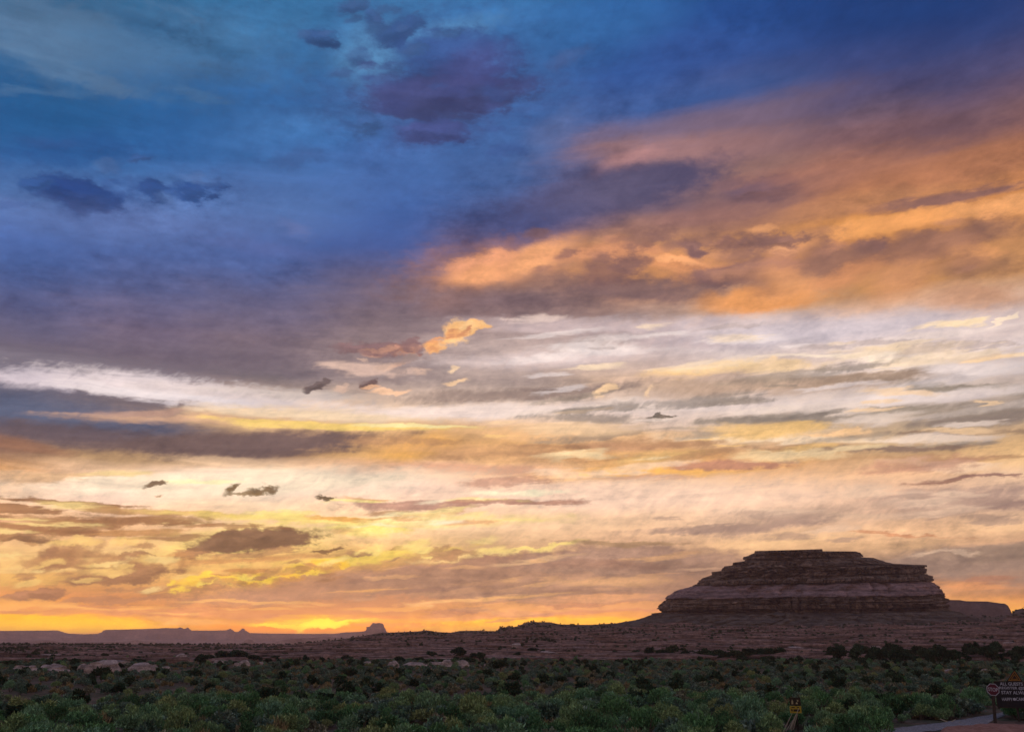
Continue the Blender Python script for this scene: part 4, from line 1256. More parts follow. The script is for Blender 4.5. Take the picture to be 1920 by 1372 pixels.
# the beds dip a little towards the viewer
Z2 = Z2 * (1 - 0.00112 * np.maximum(V2, 0))
PX = B_C[0] + U2 * B_AX[0] + V2 * B_TO[0]
PY = B_C[1] + U2 * B_AX[1] + V2 * B_TO[1]
butte = empty('butte', (B_C[0], B_C[1], 0), kind='structure')
butte['label'] = 'big dark layered sandstone butte with stepped sides and a flat cap'
N_R = len(ROWS)


def band(name, y0, y1, mat, cap=False, label=None):
    i0, i1 = int(np.searchsorted(ROWS, y0)), int(np.searchsorted(ROWS, y1))
    sl = slice(i0, min(i1 + 1, N_R))
    X, Y, Z = PX[sl], PY[sl], Z2[sl]
    n = X.shape[0]
    v = np.stack([X - B_C[0], Y - B_C[1], Z], -1).reshape(-1, 3)
    f = grid_faces(n, len(th), True)
    if cap:
        c = np.array([[v[:len(th), 0].mean(), v[:len(th), 1].mean(), Z[0].mean() + 0.2]])
        base_i = len(v)
        v = np.vstack([v, c])
    me_ = mesh_np(name, v, f, mat, flat=False)
    if cap:
        bm_ = bmesh.new()
        bm_.from_mesh(me_)
        bm_.verts.ensure_lookup_table()
        for j in range(len(th)):
            bm_.faces.new((bm_.verts[base_i], bm_.verts[j], bm_.verts[(j + 1) % len(th)]))
        bm_.to_mesh(me_)
        bm_.free()
    return link(name, me_, butte, label=label)


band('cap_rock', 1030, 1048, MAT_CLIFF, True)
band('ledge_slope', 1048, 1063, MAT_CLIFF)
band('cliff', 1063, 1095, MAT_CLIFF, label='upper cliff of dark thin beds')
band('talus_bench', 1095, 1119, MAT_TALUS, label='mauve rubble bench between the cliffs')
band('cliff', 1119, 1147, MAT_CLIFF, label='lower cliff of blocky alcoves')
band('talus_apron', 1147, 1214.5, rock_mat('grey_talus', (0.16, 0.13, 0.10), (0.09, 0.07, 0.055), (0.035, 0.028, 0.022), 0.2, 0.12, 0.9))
# ------------------------------------------------------------------ plants
def leaf_mat(name, stops, dead=None):
    m = Mat(name, 0.75, 0.15)
    oi = m.n('ShaderNodeObjectInfo')
    geo = m.n('ShaderNodeNewGeometry')
    c = m.ramp(oi.outputs['Random'], stops)
    isl = m.ramp(geo.outputs['Random Per Island'], [(0.0, (0.28, 0.28, 0.28)), (0.45, (0.75, 0.75, 0.75)), (0.8, (1.4, 1.4, 1.35)), (1.0, (2.7, 2.6, 2.3))])
    m.base(m.mix(1.0, c, isl, 'MULTIPLY'))
    tr = m.n('ShaderNodeBsdfTranslucent')
    m.l(m.mix(1.0, c, (1.0, 1.05, 0.55), 'MULTIPLY'), tr.inputs[0])
    mx_ = m.n('ShaderNodeMixShader')
    mx_.inputs[0].default_value = 0.3
    m.l(m.p.outputs[0], mx_.inputs[1])
    m.l(tr.outputs[0], mx_.inputs[2])
    m.l(mx_.outputs[0], m.t.nodes['Material Output'].inputs[0])
    return m.m


MAT_RABBIT = leaf_mat('rabbitbrush_leaf', [(0.0, (0.055, 0.13, 0.06)), (0.3, (0.11, 0.25, 0.11)), (0.55, (0.15, 0.29, 0.19)), (0.8, (0.19, 0.30, 0.14)), (1.0, (0.25, 0.29, 0.13))])
MAT_SAGE = leaf_mat('sagebrush_leaf', [(0.0, (0.07, 0.125, 0.09)), (0.35, (0.12, 0.20, 0.155)), (0.6, (0.15, 0.22, 0.19)), (0.85, (0.16, 0.20, 0.14)), (1.0, (0.20, 0.19, 0.14))])
MAT_JUNIPER = leaf_mat('juniper_leaf', [(0.0, (0.018, 0.040, 0.022)), (0.5, (0.028, 0.060, 0.034)), (1.0, (0.040, 0.072, 0.038))])
MAT_STRAW = leaf_mat('dry_grass_leaf', [(0.0, (0.22, 0.17, 0.085)), (0.5, (0.28, 0.22, 0.12)), (1.0, (0.30, 0.26, 0.17))])
MAT_WOOD = plain_mat('grey_wood', (0.12, 0.095, 0.075), 0.9, 0.4, 14)


def sprigs(n, lobes, size, rg, upright=0.5, thin=0.35):
    """many small leaf sprays spread through the lobes of a crown"""
    k = rg.integers(0, len(lobes), n)
    L = np.array(lobes)[k]                          # x y z rx rz
    u = rg.normal(size=(n, 3))
    u /= np.linalg.norm(u, axis=1)[:, None]
    u[:, 2] = np.where(u[:, 2] < -0.35, -u[:, 2], u[:, 2])
    r = rg.uniform(0.35, 1.0, n) ** 0.45
    c = L[:, :3] + u * r[:, None] * np.stack([L[:, 3], L[:, 3], L[:, 4]], 1)
    c[:, 2] = np.maximum(c[:, 2], 0.03)
    a = rg.normal(size=(n, 3)) * 1.0 + u * 0.45
    a[:, 2] += upright * 1.6
    a /= np.linalg.norm(a, axis=1)[:, None]
    b = np.cross(a, rg.normal(size=(n, 3)))
    b /= np.linalg.norm(b, axis=1)[:, None]
    s = size * rg.uniform(0.6, 1.5, n)[:, None]
    v = np.stack([c - b * s * thin, c + b * s * thin, c + a * s + b * s * thin * 0.5, c + a * s * 1.25 - b * s * thin * 0.35], 1).reshape(-1, 3)
    f = np.arange(n * 4).reshape(-1, 4)
    return v, f


def stems(n, h, spread, r, rg):
    vs, fs = [], []
    for i in range(n):
        an = rg.uniform(0, 6.28)
        q = rg.uniform(0.2, 1) * spread
        p0 = np.array([0.06 * math.cos(an), 0.06 * math.sin(an), 0])
        p1 = np.array([q * math.cos(an), q * math.sin(an), h * rg.uniform(0.6, 1)])
        b = len(vs)
        for p, rr in ((p0, r), (p1, r * 0.4)):
            for j in range(3):
                vs.append(p + rr * np.array([math.cos(j * 2.1), math.sin(j * 2.1), 0]))
        for j in range(3):
            fs.append((b + j, b + (j + 1) % 3, b + 3 + (j + 1) % 3, b + 3 + j))
    return np.array(vs), np.array(fs)


def shrub_mesh(name, mat, n, w, h, size, seed, upright=0.5, nl=5, nst=10, thin=0.35):
    rg = np.random.default_rng(seed)
    lobes = [(0, 0, h * 0.5, w * 0.38, h * 0.45)]
    for _ in range(nl):
        an, q = rg.uniform(0, 6.28), rg.uniform(0.25, 0.62) * w
        hh = rg.uniform(0.45, 1.0) * h
        lobes.append((q * math.cos(an), q * math.sin(an), hh * 0.55, w * rg.uniform(0.2, 0.36), hh * 0.42))
    v, f = sprigs(n, lobes, size, rg, upright, thin)
    v2, f2 = stems(nst, h * 0.7, w * 0.6, 0.02, rg)
    me_ = mesh_np(name, np.vstack([v, v2]), np.vstack([f, f2 + len(v)]), mat, flat=True)
    me_.materials.append(MAT_WOOD)
    idx = np.zeros(len(f) + len(f2), np.int32)
    idx[len(f):] = 1
    me_.polygons.foreach_set('material_index', idx)
    return me_


RABBIT = [shrub_mesh('rabbitbrush', MAT_RABBIT, 1700, 1.05, 0.80 + 0.10 * i, 0.085, 100 + i, 0.4 + 0.14 * i, 5 + i % 4, 14, 0.20) for i in range(6)]
SAGE = [shrub_mesh('sagebrush', MAT_SAGE, 620, 0.70, 0.75, 0.085, 200 + i, 0.35, 5, 8, 0.42) for i in range(4)]
DRY = [shrub_mesh('dry_grass_tuft', MAT_STRAW, 260, 0.40, 0.42, 0.16, 300 + i, 1.3, 3, 0 + 2, 0.10) for i in range(3)]
DARK = [shrub_mesh('dark_bush', MAT_JUNIPER, 520, 1.05, 1.30, 0.17, 400 + i, 0.3, 6, 6, 0.5) for i in range(3)]


def in_track(px, py):
    """the pale track and the red mound at the bottom corner stay clear of plants"""
    a = np.interp(px, [1560, 1640, 1700, 1770, 1830, 1860, 1890, 1915], [1374, 1367, 1361, 1353, 1343, 1338, 1332, 1329])
    b = np.interp(px, [1560, 1700, 1760, 1800, 1850, 1880, 1905, 1915], [1400, 1392, 1400, 1400, 1400, 1345, 1338, 1334])
    on = (px > 1650) & (px < 1915) & (py > a - 1.5) & (py < b + 2)
    on = on | ((px > 1752) & (py > 1356)) | ((px > 1660) & (px < 1885) & (py > a) & (py < a + 75)) & ~((px > 1884) & (py < 1353))
    return on


def to_pix(x, y, z):
    c, s = math.cos(PITCH), math.sin(PITCH)
    zz = z - EYE
    f = y * c + zz * s
    u = -y * s + zz * c
    return 960 + FP * x / f, 686 - FP * u / f


def scatter(n, dmin, dmax, rg, half=33.5, power=1.0):
    d = np.sqrt(rg.uniform(dmin ** 2, dmax ** 2, n)) if power == 1.0 else dmin * (dmax / dmin) ** rg.uniform(0, 1, n)
    a = np.radians(rg.uniform(-half, half, n))
    return d * np.sin(a), d * np.cos(a)


rg = np.random.default_rng(5)
PL = []      # x y z scale rot kind variant
# thick green brush nearest the viewer
x, y = scatter(2600, 40, 84, rg, 35)
px, py = to_pix(x, y, terrain(x, y))
dens = smooth(82, 66, np.hypot(x, y)) * (0.72 + 0.5 * fbm(x / 9, y / 9, 2.2, 3))
ok = (rg.uniform(size=len(x)) < dens) & ~in_track(px, py)
near_xy = list(zip(x[ok], y[ok]))
for a, b in near_xy:
    kind = 0 if rg.uniform() < 0.60 else 1 if rg.uniform() < 0.68 else 2
    PL.append((a, b, rg.uniform(0.5, 1.35) * (1.0 if kind == 0 else 1.25), rg.uniform(0, 6.28), kind))
# sage flat beyond it
x, y = scatter(21000, 62, 300, rg, 34)
px, py = to_pix(x, y, terrain(x, y))
d = np.hypot(x, y)
thick = 0.55 + 0.7 * fbm(x / 26, y / 16, 6.1, 4) + 0.35 * smooth(R(-4), R(16), np.arctan2(x, y))
ok = (rg.uniform(size=len(x)) < thick) & ~in_track(px, py)
for a, b in zip(x[ok], y[ok]):
    q = rg.uniform()
    kind = 1 if q < 0.74 else 0 if q < 0.83 else 3 if q < 0.90 else 2
    PL.append((a, b, rg.uniform(0.6, 1.35) * (0.8 if kind in (0, 3) else 1.0), rg.uniform(0, 6.28), kind))
# scrub thinning out over the benches and the far flat
x, y = scatter(19000, 230, 900, rg, 34)
az_ = np.arctan2(x, y)
riser = (terrain(x * 1.004, y * 1.004) - terrain(x * 0.996, y * 0.996)) / (0.008 * np.hypot(x, y))
thick = 0.34 + 1.5 * fbm(x / 70, y / 24, 4.4, 4) + 0.15 * smooth(R(0), R(-12), az_) + 0.75 * smooth(0.10, 0.35, riser)  # dark bushes added along risers stand in for shade under the ledges
ok = rg.uniform(size=len(x)) < thick
for a, b in zip(x[ok], y[ok]):
    q = rg.uniform()
    kind = 3 if q < 0.55 else 1
    PL.append((a, b, rg.uniform(0.6, 1.3), rg.uniform(0, 6.28), kind))
x, y = scatter(1500, 900, 1650, rg, 34)
ok = np.arctan2(x, y) < R(-11)
for a, b in zip(x[ok], y[ok]):
    PL.append((a, b, rg.uniform(0.8, 1.7), rg.uniform(0, 6.28), 3))
PL = np.array(PL)
PZ = terrain(PL[:, 0], PL[:, 1]) - 0.05
ppx, ppy = to_pix(PL[:, 0], PL[:, 1], PZ)
dist = np.hypot(PL[:, 0], PL[:, 1])
VARS = {0: RABBIT, 1: SAGE, 2: DRY, 3: DARK}
NAMES = {0: 'rabbitbrush', 1: 'sagebrush', 2: 'dry_grass_tuft', 3: 'dark_bush'}
LOOK = {0: 'green rabbitbrush', 1: 'grey-green sagebrush', 2: 'straw grass tuft', 3: 'dark bush'}
CAT = {0: 'shrub', 1: 'shrub', 2: 'grass tuft', 3: 'shrub'}
GRP = {0: 'green rabbitbrush of the nearest thicket', 1: 'sagebrush among the nearest thicket', 2: 'dry grass tufts in the nearest thicket', 3: 'dark bushes near the thicket'}
MARKS = [(60, 'below the outermost pale boulder'), (150, 'below the long humped boulder'), (260, 'below the biggest domed outcrop'), (370, 'below the broken pale slabs'), (480, 'below the dark juniper row'),
         (600, 'below the glow where the sun went'), (720, 'below the small square hazy butte'), (850, 'below the whitest slab'), (960, 'below the lone big juniper in the sage'), (1080, 'below the broad juniper in bare soil'),
         (1200, 'below the end of the long ridge'), (1320, 'below the near foot of the butte'), (1440, 'short of the yellow notice'), (1500, 'around the post of the yellow notice'), (1600, 'just past the yellow notice'),
         (1720, 'where the gravel track begins'), (1840, 'along the gravel track'), (1880, 'around the stop sign'), (2400, 'under the notice board')]
EDGE = [m_[0] for m_ in MARKS]
# the 300 that show largest are plants of their own; the rest of the scrub is one mass
vis = (ppx > 5) & (ppx < 1915) & (ppy < 1400) & (ppy > 1200)
order = np.argsort(np.where(vis, dist - 8 * PL[:, 2] * (PL[:, 4] == 0), 1e9))
SOLO = set(order[:300].tolist())
for i in order[:300]:
    a, b, s, r_, k = PL[i]
    k = int(k)
    zone = MARKS[int(np.searchsorted(EDGE, ppx[i]))][1]
    row_ = 'in the very front of the brush' if dist[i] < 48.5 else 'second line of the brush' if dist[i] < 52.5 else 'in the middle of the brush' if dist[i] < 58 else 'at the back of the brush'
    big = 'small' if s < 0.85 else 'tall' if s > 1.1 else 'middling'
    o = link(NAMES[k], VARS[k][int(rg.integers(len(VARS[k])))], None, big + ' ' + LOOK[k] + ' ' + row_.replace('in the very front of the brush', 'at the very front').replace(' of the brush', '') + ' ' + zone, CAT[k], GRP[k])
    o.location = (a, b, PZ[i])
    o.rotation_euler = (0, 0, r_)
    o.scale = (s, s, s * (0.9 + 0.25 * ((i * 37) % 10) / 10))


def mass(name, kinds, label):
    """the uncountable scrub: one object whose points each carry a plant"""
    idx = np.array([i for i in range(len(PL)) if i not in SOLO and int(PL[i, 4]) in kinds])
    me_ = bpy.data.meshes.new(name)
    me_.vertices.add(len(idx))
    me_.vertices.foreach_set('co', np.stack([PL[idx, 0], PL[idx, 1], PZ[idx]], 1).astype(np.float32).ravel())
    at = me_.attributes.new('size', 'FLOAT', 'POINT')
    at.data.foreach_set('value', PL[idx, 2].astype(np.float32))
    at = me_.attributes.new('turn', 'FLOAT', 'POINT')
    at.data.foreach_set('value', PL[idx, 3].astype(np.float32))
    o = link(name, me_, None, label, None, None, 'stuff')
    src = bpy.data.collections.new(name + '_plants')
    for k in kinds:
        for m_ in VARS[k]:
            src.objects.link(bpy.data.objects.new('plant', m_))
    ng = bpy.data.node_groups.new(name, 'GeometryNodeTree')
    ng.interface.new_socket('Geometry', in_out='INPUT', socket_type='NodeSocketGeometry')
    ng.interface.new_socket('Geometry', in_out='OUTPUT', socket_type='NodeSocketGeometry')
    N, L = ng.nodes.new, ng.links.new
    gin, gout = N('NodeGroupInput'), N('NodeGroupOutput')
    ci_ = N('GeometryNodeCollectionInfo')
    ci_.inputs['Collection'].default_value = src
    ci_.inputs['Separate Children'].default_value = True
    ci_.inputs['Reset Children'].default_value = True
    ip = N('GeometryNodeInstanceOnPoints')
    ip.inputs['Pick Instance'].default_value = True
    L(gin.outputs[0], ip.inputs['Points'])
    L(ci_.outputs[0], ip.inputs['Instance'])
    rv = N('FunctionNodeRandomValue')
    rv.data_type = 'INT'
    rv.inputs['Min'].default_value = 0
    rv.inputs['Max'].default_value = 99
    L([q for q in rv.outputs if q.enabled and q.type == 'INT'][0], ip.inputs['Instance Index'])
    na = N('GeometryNodeInputNamedAttribute')
    na.data_type = 'FLOAT'
    na.inputs[0].default_value = 'turn'
    cb = N('ShaderNodeCombineXYZ')
    L(na.outputs[0], cb.inputs[2])
    L(cb.outputs[0], ip.inputs['Rotation'])
    nb_ = N('GeometryNodeInputNamedAttribute')
    nb_.data_type = 'FLOAT'
    nb_.inputs[0].default_value = 'size'
    L(nb_.outputs[0], ip.inputs['Scale'])
    L(ip.outputs[0], gout.inputs[0])
    mod = o.modifiers.new('plants', 'NODES')
    mod.node_group = ng
    return o


mass('desert_scrub', [1, 2], 'sea of grey-green sagebrush and dry grass over the flat')
mass('green_brush', [0], 'further green rabbitbrush scattered behind the nearest thicket')
mass('dark_scrub', [3], 'dark scattered scrub over the flat and the rock benches, thicker as stand-in shade under ledges')


# junipers: a short trunk under a dense dark crown
def juniper_crown(seed):
    g = np.random.default_rng(seed)
    lobes = [(0, 0, 1.5, 1.0, 1.2)]
    for _ in range(8):
        an, q = g.uniform(0, 6.28), g.uniform(0.5, 1.15)
        lobes.append((q * math.cos(an), q * math.sin(an), g.uniform(0.7, 2.1), g.uniform(0.45, 0.8), g.uniform(0.5, 0.8)))
    v, f = sprigs(1300, lobes, 0.24, g, 0.5, 0.45)
    return mesh_np('crown', v, f, MAT_JUNIPER, flat=True)


def juniper_trunk(seed):
    g = np.random.default_rng(seed)
    vs, fs = [], []
    paths = [[(0, 0, -0.2), (0.05, 0.02, 0.6), (-0.05, 0.06, 1.3), (0.1, 0, 2.0)]]
    for _ in range(3):
        an = g.uniform(0, 6.28)
        paths.append([(0, 0, 0.35), (0.45 * math.cos(an), 0.45 * math.sin(an), 0.8), (0.85 * math.cos(an), 0.85 * math.sin(an), 1.4)])
    for pth in paths:
        r0 = 0.17 if len(pth) == 4 else 0.09
        b = len(vs)
        for i, p in enumerate(pth):
            rr = r0 * (1 - 0.75 * i / (len(pth) - 1))
            for j in range(6):
                vs.append((p[0] + rr * math.cos(j * 1.047), p[1] + rr * math.sin(j * 1.047), p[2]))
        for i in range(len(pth) - 1):
            for j in range(6):
                fs.append((b + i * 6 + j, b + i * 6 + (j + 1) % 6, b + (i + 1) * 6 + (j + 1) % 6, b + (i + 1) * 6 + j))
    return mesh_np('trunk', vs, fs, MAT_WOOD)


CROWNS = [juniper_crown(500 + i) for i in range(5)]
TRUNKS = [juniper_trunk(600 + i) for i in range(3)]


def juniper(px, py, w, h, label, group, n=[0]):
    x, y, z, d = hit(px, py)
    n[0] += 1
    o = empty('juniper', (x, y, z), label, 'tree', group)
    o.rotation_euler = (0, 0, n[0] * 2.4)
    sw, sh = w / FP * d / 3.0, h / FP * d / 2.7
    o.scale = (sw, sw, sh)
    link('crown', CROWNS[n[0] % 5], o)
    link('trunk', TRUNKS[n[0] % 3], o)


JUN = 'junipers scattered over the desert flat'
for px, py, w, h, lab in [
    (138, 1251, 19, 14, 'dark juniper between two pale boulders on the flat'), (223, 1255, 18, 10, 'small juniper squeezed between the two largest pale outcrops'),
    (262, 1245, 26, 9, 'wide flat juniper behind the broken pale slabs'), (198, 1236, 14, 9, 'small juniper on the flat behind the domed outcrop'),
    (20, 1249, 34, 9, 'low wide juniper behind the outermost pale boulder'),
    (375, 1245, 26, 16, 'first juniper of the dark row, round, with a pale boulder at its foot'), (393, 1241, 22, 12, 'juniper second in the dark row, small and low'),
    (421, 1240, 34, 17, 'broad juniper in the middle of the dark row'), (449, 1239, 36, 16, 'widest juniper of the dark row, behind a pale boulder'),
    (476, 1242, 30, 12, 'low spreading juniper near the end of the dark row'), (501, 1244, 15, 9, 'tiny juniper just past the dark row'),
    (519, 1239, 22, 9, 'flat juniper on the flat past the dark row'), (537, 1236, 20, 11, 'rounded juniper, last one of the dark row'),
    (654, 1266, 32, 11, 'low wide juniper out alone in the sage'),
    (749, 1244, 20, 13, 'round juniper behind the flat pale slab'), (784, 1242, 24, 9, 'low juniper growing along the pale slab'),
    (810, 1237, 19, 14, 'upright juniper in the clump over the pale slabs'), (828, 1239, 22, 9, 'low juniper in the middle of the clump over the slabs'),
    (859, 1235, 27, 19, 'tallest juniper, at the end of the clump over the slabs'), (880, 1245, 22, 11, 'squat juniper next to the whitest slab'),
    (888, 1236, 13, 11, 'narrow juniper in front of the bench foot'), (902, 1239, 15, 15, 'dark upright juniper standing alone by the bench foot'),
    (916, 1231, 22, 9, 'low juniper behind the upright one by the bench foot'), (969, 1236, 14, 11, 'small juniper near the pale stones of the bench foot'),
    (1000, 1224, 18, 9, 'juniper on the first rock bench'), (938, 1257, 30, 17, 'big round juniper alone in the middle of the sage'),
    (843, 1281, 26, 14, 'round juniper nearest to the green thicket'), (747, 1278, 18, 9, 'small dark juniper in the sage short of the green thicket'),
    (809, 1278, 26, 9, 'low flat juniper in the sage beside the round one'), (1176, 1249, 18, 12, 'lone round juniper on the sage flat under the long ridge'),
    (1050, 1282, 40, 13, 'broad dark juniper in bare soil'), (980, 1265, 34, 8, 'wide low juniper in the sage beyond the bare soil'),
    (1216, 1232, 22, 17, 'juniper at the near end of the belt under the ridge'), (1190, 1230, 15, 10, 'small juniper before the belt under the ridge'),
]:
    juniper(px, py, w, h, lab, JUN)
rgj = np.random.default_rng(77)
for x0, x1, n_, yb, hh, lab, grp in ((1235, 1465, 26, 1238, 15, 'juniper in the shaded green belt between long ridge and pale double ledge', 'junipers of the belt below the ridge'),
                                     (1560, 1930, 48, 1242, 23, 'dark juniper in the black belt along the foot of the butte', 'junipers of the black belt under the butte')):
    for px in np.linspace(x0, x1, n_):
        juniper(px + rgj.uniform(-4, 4), yb + rgj.uniform(-7, 3) - (6 if px < 1300 else 0), rgj.uniform(16, 28), hh * rgj.uniform(0.6, 1.15), ('juniper in the shaded green belt ' + ('straight below the end of the long ridge' if px < 1290 else 'below the steep near foot of the butte' if px < 1350 else 'below the stepped side of the butte' if px < 1410 else 'right next to the pale double ledge')) if x0 < 1500 else 'dark juniper in the black belt ' + ('behind the angular pale block' if px < 1640 else 'below the middle of the butte' if px < 1700 else 'under the horn of the butte' if px < 1745 else 'under the steep end of the butte' if px < 1785 else 'below the blue mesa' if px < 1850 else 'behind the stop sign' if px < 1885 else 'at the outer end by the notice board'), grp)
# ------------------------------------------------------------------ pale sandstone outcrops
def outcrop_mesh(seed, lx, ly, h):
    """a low weathered outcrop: a rounded ledgy lump with beds, cracks and a flat-lying outline"""
    nu, nv = 44, 16
    u = np.linspace(0, 2 * math.pi, nu, endpoint=False)
    t = np.linspace(0, 1, nv)
    prof_r = np.interp(t, [0, 0.25, 0.5, 0.72, 0.88, 1], [1.05, 1.0, 0.90, 0.70, 0.40, 0.0])
    prof_z = np.interp(t, [0, 0.25, 0.5, 0.72, 0.88, 1], [-0.15, 0.30, 0.62, 0.86, 0.97, 1.0])
    UU, TT = np.meshgrid(u, t)
    rr, zz = prof_r[:, None], prof_z[:, None]
    cu, su = np.cos(UU), np.sin(UU)
    out = 1 + 0.34 * fbm(cu * 1.3 + seed, su * 1.3, seed * 1.7, 3)
    bed_ = np.floor(zz * 4.0 + 0.5 * fbm(cu * 1.5, su * 1.5, seed + 4, 2))
    out = out * (1 + (hash3(bed_, bed_ * 0 + int(seed), bed_ * 0) - 0.5) * 0.28)
    out = out + 0.16 * fbm(cu * 4, su * 4 + seed, zz * 4, 3)
    top = 1 + 0.35 * fbm(cu * rr * 1.6 + seed, su * rr * 1.6, seed, 3)
    v = np.stack([cu * rr * out * lx, su * rr * out * ly, np.broadcast_to(zz, UU.shape) * top * h], -1).reshape(-1, 3)
    return mesh_np('outcrop', v, grid_faces(nv, nu, True), MAT_OUTCROP)


ROCKS = [
    (39, 1261, 40, 11, 'low pale boulder nearest the outer edge of the flat, tapering to one end'),
    (90, 1263, 54, 13, 'long humped pale boulder lying alone on the flat'),
    (153, 1263, 22, 14, 'small blocky pale rock beside the biggest domed outcrop'),
    (187, 1265, 52, 24, 'biggest pale outcrop, domed, with curved beds'),
    (216, 1250, 42, 11, 'broken pale ledge behind the domed outcrop'),
    (258, 1264, 44, 17, 'stack of broken pale slabs on the flat'),
    (288, 1255, 11, 7, 'single small round pale stone past the broken slabs'),
    (309, 1256, 16, 6, 'low flat pale stone past the round one'),
    (38, 1239, 62, 5, 'long thin pale ledge far out on the flat'),
    (86, 1234, 34, 5, 'short pale ledge behind the long thin one'),
    (160, 1236, 60, 6, 'wide dull ledge behind the domed outcrop'),
    (338, 1236, 18, 9, 'upright pale stone before the dark juniper row'),
    (408, 1249, 19, 10, 'pale rounded boulder under the dark juniper row'),
    (456, 1248, 20, 9, 'pale triangular boulder at the foot of the widest juniper'),
    (443, 1249, 11, 5, 'little pale stone between two boulders of the juniper row'),
    (489, 1245, 9, 4, 'small bright stone at the end of the juniper row'),
    (688, 1246, 20, 5, 'thin pale slab before the small squat rock'),
    (736, 1251, 20, 9, 'squat pale rock just ahead of the flat slab'),
    (777, 1253, 42, 10, 'large flat pale slab tilted toward the viewer'),
    (814, 1249, 34, 6, 'thin pale slab between the flat slab and the whitest one'),
    (838, 1251, 24, 12, 'rough pale block leaning against the whitest slab'),
    (864, 1250, 26, 11, 'whitest angular slab in the sage'),
    (905, 1249, 12, 4, 'small white stone past the whitest slab'),
    (1030, 1232, 36, 10, 'pale rounded hump at the edge of the sage flat'),
    (1083, 1231, 18, 8, 'pale knob in the shade past the rounded hump'),
    (1112, 1231, 13, 8, 'smaller pale knob next to the other one'),
    (954, 1236, 14, 6, 'small block framed by two junipers at the bench foot'),
    (970, 1215, 22, 9, 'pinkish boulder up on the first bench'),
    (1035, 1220, 42, 7, 'long pinkish ledge on the bench'),
    (1082, 1221, 24, 8, 'rounded pinkish boulder on the bench'),
    (1484, 1232, 64, 9, 'wide pale pink ledge, lower of the double ledge'),
    (1492, 1221, 54, 7, 'upper tier of the pale double ledge'),
    (1422, 1238, 15, 6, 'small pale stone on its own in the green sage'),
    (1540, 1230, 30, 7, 'dull ledge at the end of the pale double ledge'),
    (1650, 1224, 16, 8, 'pale angular block before the black belt'),
    (1645, 1216, 18, 5, 'thin pale block above the angular one'),
    (1859, 1212, 12, 4, 'small bright ledge over the black belt'),
    (1900, 1211, 24, 5, 'sloping pale ledge over the end of the black belt'),
    (1788, 1262, 40, 6, 'flat tan slab in the sage behind the stop sign'),
    (1850, 1262, 34, 6, 'tan hump in the sage behind the triangle sign'),
]
for i, (px, py, w, h, lab) in enumerate(ROCKS):
    x, y, z, d = hit(px, py)
    m_ = w / FP * d
    hh = max(h / FP * d, 0.15)
    o = link('rock_outcrop', outcrop_mesh(3.1 * i + 1.7, m_ * 0.5, m_ * 0.32, hh * 1.05), None, lab, 'rock', 'pale rocks on the desert flat')
    o.location = (x, y + m_ * 0.25, z - hh * 0.05)
    o.rotation_euler = (0, 0, -math.atan2(x, y) + math.sin(i * 5.1) * 0.2)

# ------------------------------------------------------------------ slickrock rubble and ledges over the benches (nobody could count them)
rgb_ = np.random.default_rng(31)
lv, lf = [], []
cnt = 0
for _ in range(5200):
    a = R(rgb_.uniform(-32, 33))
    d = 235 * (760 / 235) ** rgb_.uniform(0, 1)
    x, y = d * math.sin(a), d * math.cos(a)
    if a < R(-12) and rgb_.uniform() < 0.55:
        continue
    lx, ly, h = rgb_.uniform(0.6, 4.2), rgb_.uniform(0.5, 1.6), rgb_.uniform(0.25, 1.0)
    if rgb_.uniform() < 0.28:
        lx, h = lx * 3.4 + 2, h * 1.3 + 0.35
    z = float(terrain(x, y))
    rot = -a + rgb_.normal() * 0.25
    cr, sr = math.cos(rot), math.sin(rot)
    b = len(lv)
    for k, (zz, sc) in enumerate(((-0.4, 1.0), (0.75, 1.05), (1.0, 0.72))):
        for j in range(7):
            an = j * 2 * math.pi / 7
            q = sc * rgb_.uniform(0.75, 1.15)
            ux, uy = q * lx * math.cos(an), q * ly * math.sin(an)
            lv.append((x + ux * cr - uy * sr, y + ux * sr + uy * cr, z + zz * h * rgb_.uniform(0.85, 1.1)))
    for k in range(2):
        for j in range(7):
            lf.append((b + k * 7 + j, b + k * 7 + (j + 1) % 7, b + (k + 1) * 7 + (j + 1) % 7, b + (k + 1) * 7 + j))
    lf.append((b + 14, b + 15, b + 16, b + 17))
    lf.append((b + 14, b + 17, b + 18, b + 20))
    lf.append((b + 18, b + 19, b + 20, b + 20)) if False else lf.append((b + 17, b + 18, b + 19, b + 20))
rub = link('rock_rubble', mesh_np('rock_rubble', lv, lf, rock_mat('rose_slickrock', (0.32, 0.215, 0.18), (0.17, 0.112, 0.092), (0.065, 0.044, 0.037), 0.9, 0.5, 0.15), flat=True), kind='stuff')
rub['label'] = 'broken rose slickrock ledges and rubble over the benches'
# ------------------------------------------------------------------ track and mound
MAT_GRAVEL = Mat('pale_gravel', 0.95, 0.05)
gn = MAT_GRAVEL.noise(9.0, 5, 0.75, MAT_GRAVEL.stretched(1, 1, 1))
MAT_GRAVEL.base(MAT_GRAVEL.ramp(gn, [(0.3, (0.09, 0.085, 0.08)), (0.48, (0.22, 0.21, 0.21)), (0.7, (0.42, 0.41, 0.42))]))
MAT_GRAVEL.bump(gn, 0.06, 0.8)
MAT_GRAVEL = MAT_GRAVEL.m
tp = [(1555, 1382, 1400), (1640, 1369, 1386), (1700, 1362.5, 1377), (1770, 1354.5, 1368), (1820, 1346, 1360), (1850, 1341, 1357), (1872, 1337, 1347), (1892, 1332.5, 1340), (1912, 1329, 1334)]
TX = np.linspace(1555, 1912, 160)
ya, yb_ = np.interp(TX, [t[0] for t in tp], [t[1] for t in tp]), np.interp(TX, [t[0] for t in tp], [t[2] for t in tp])


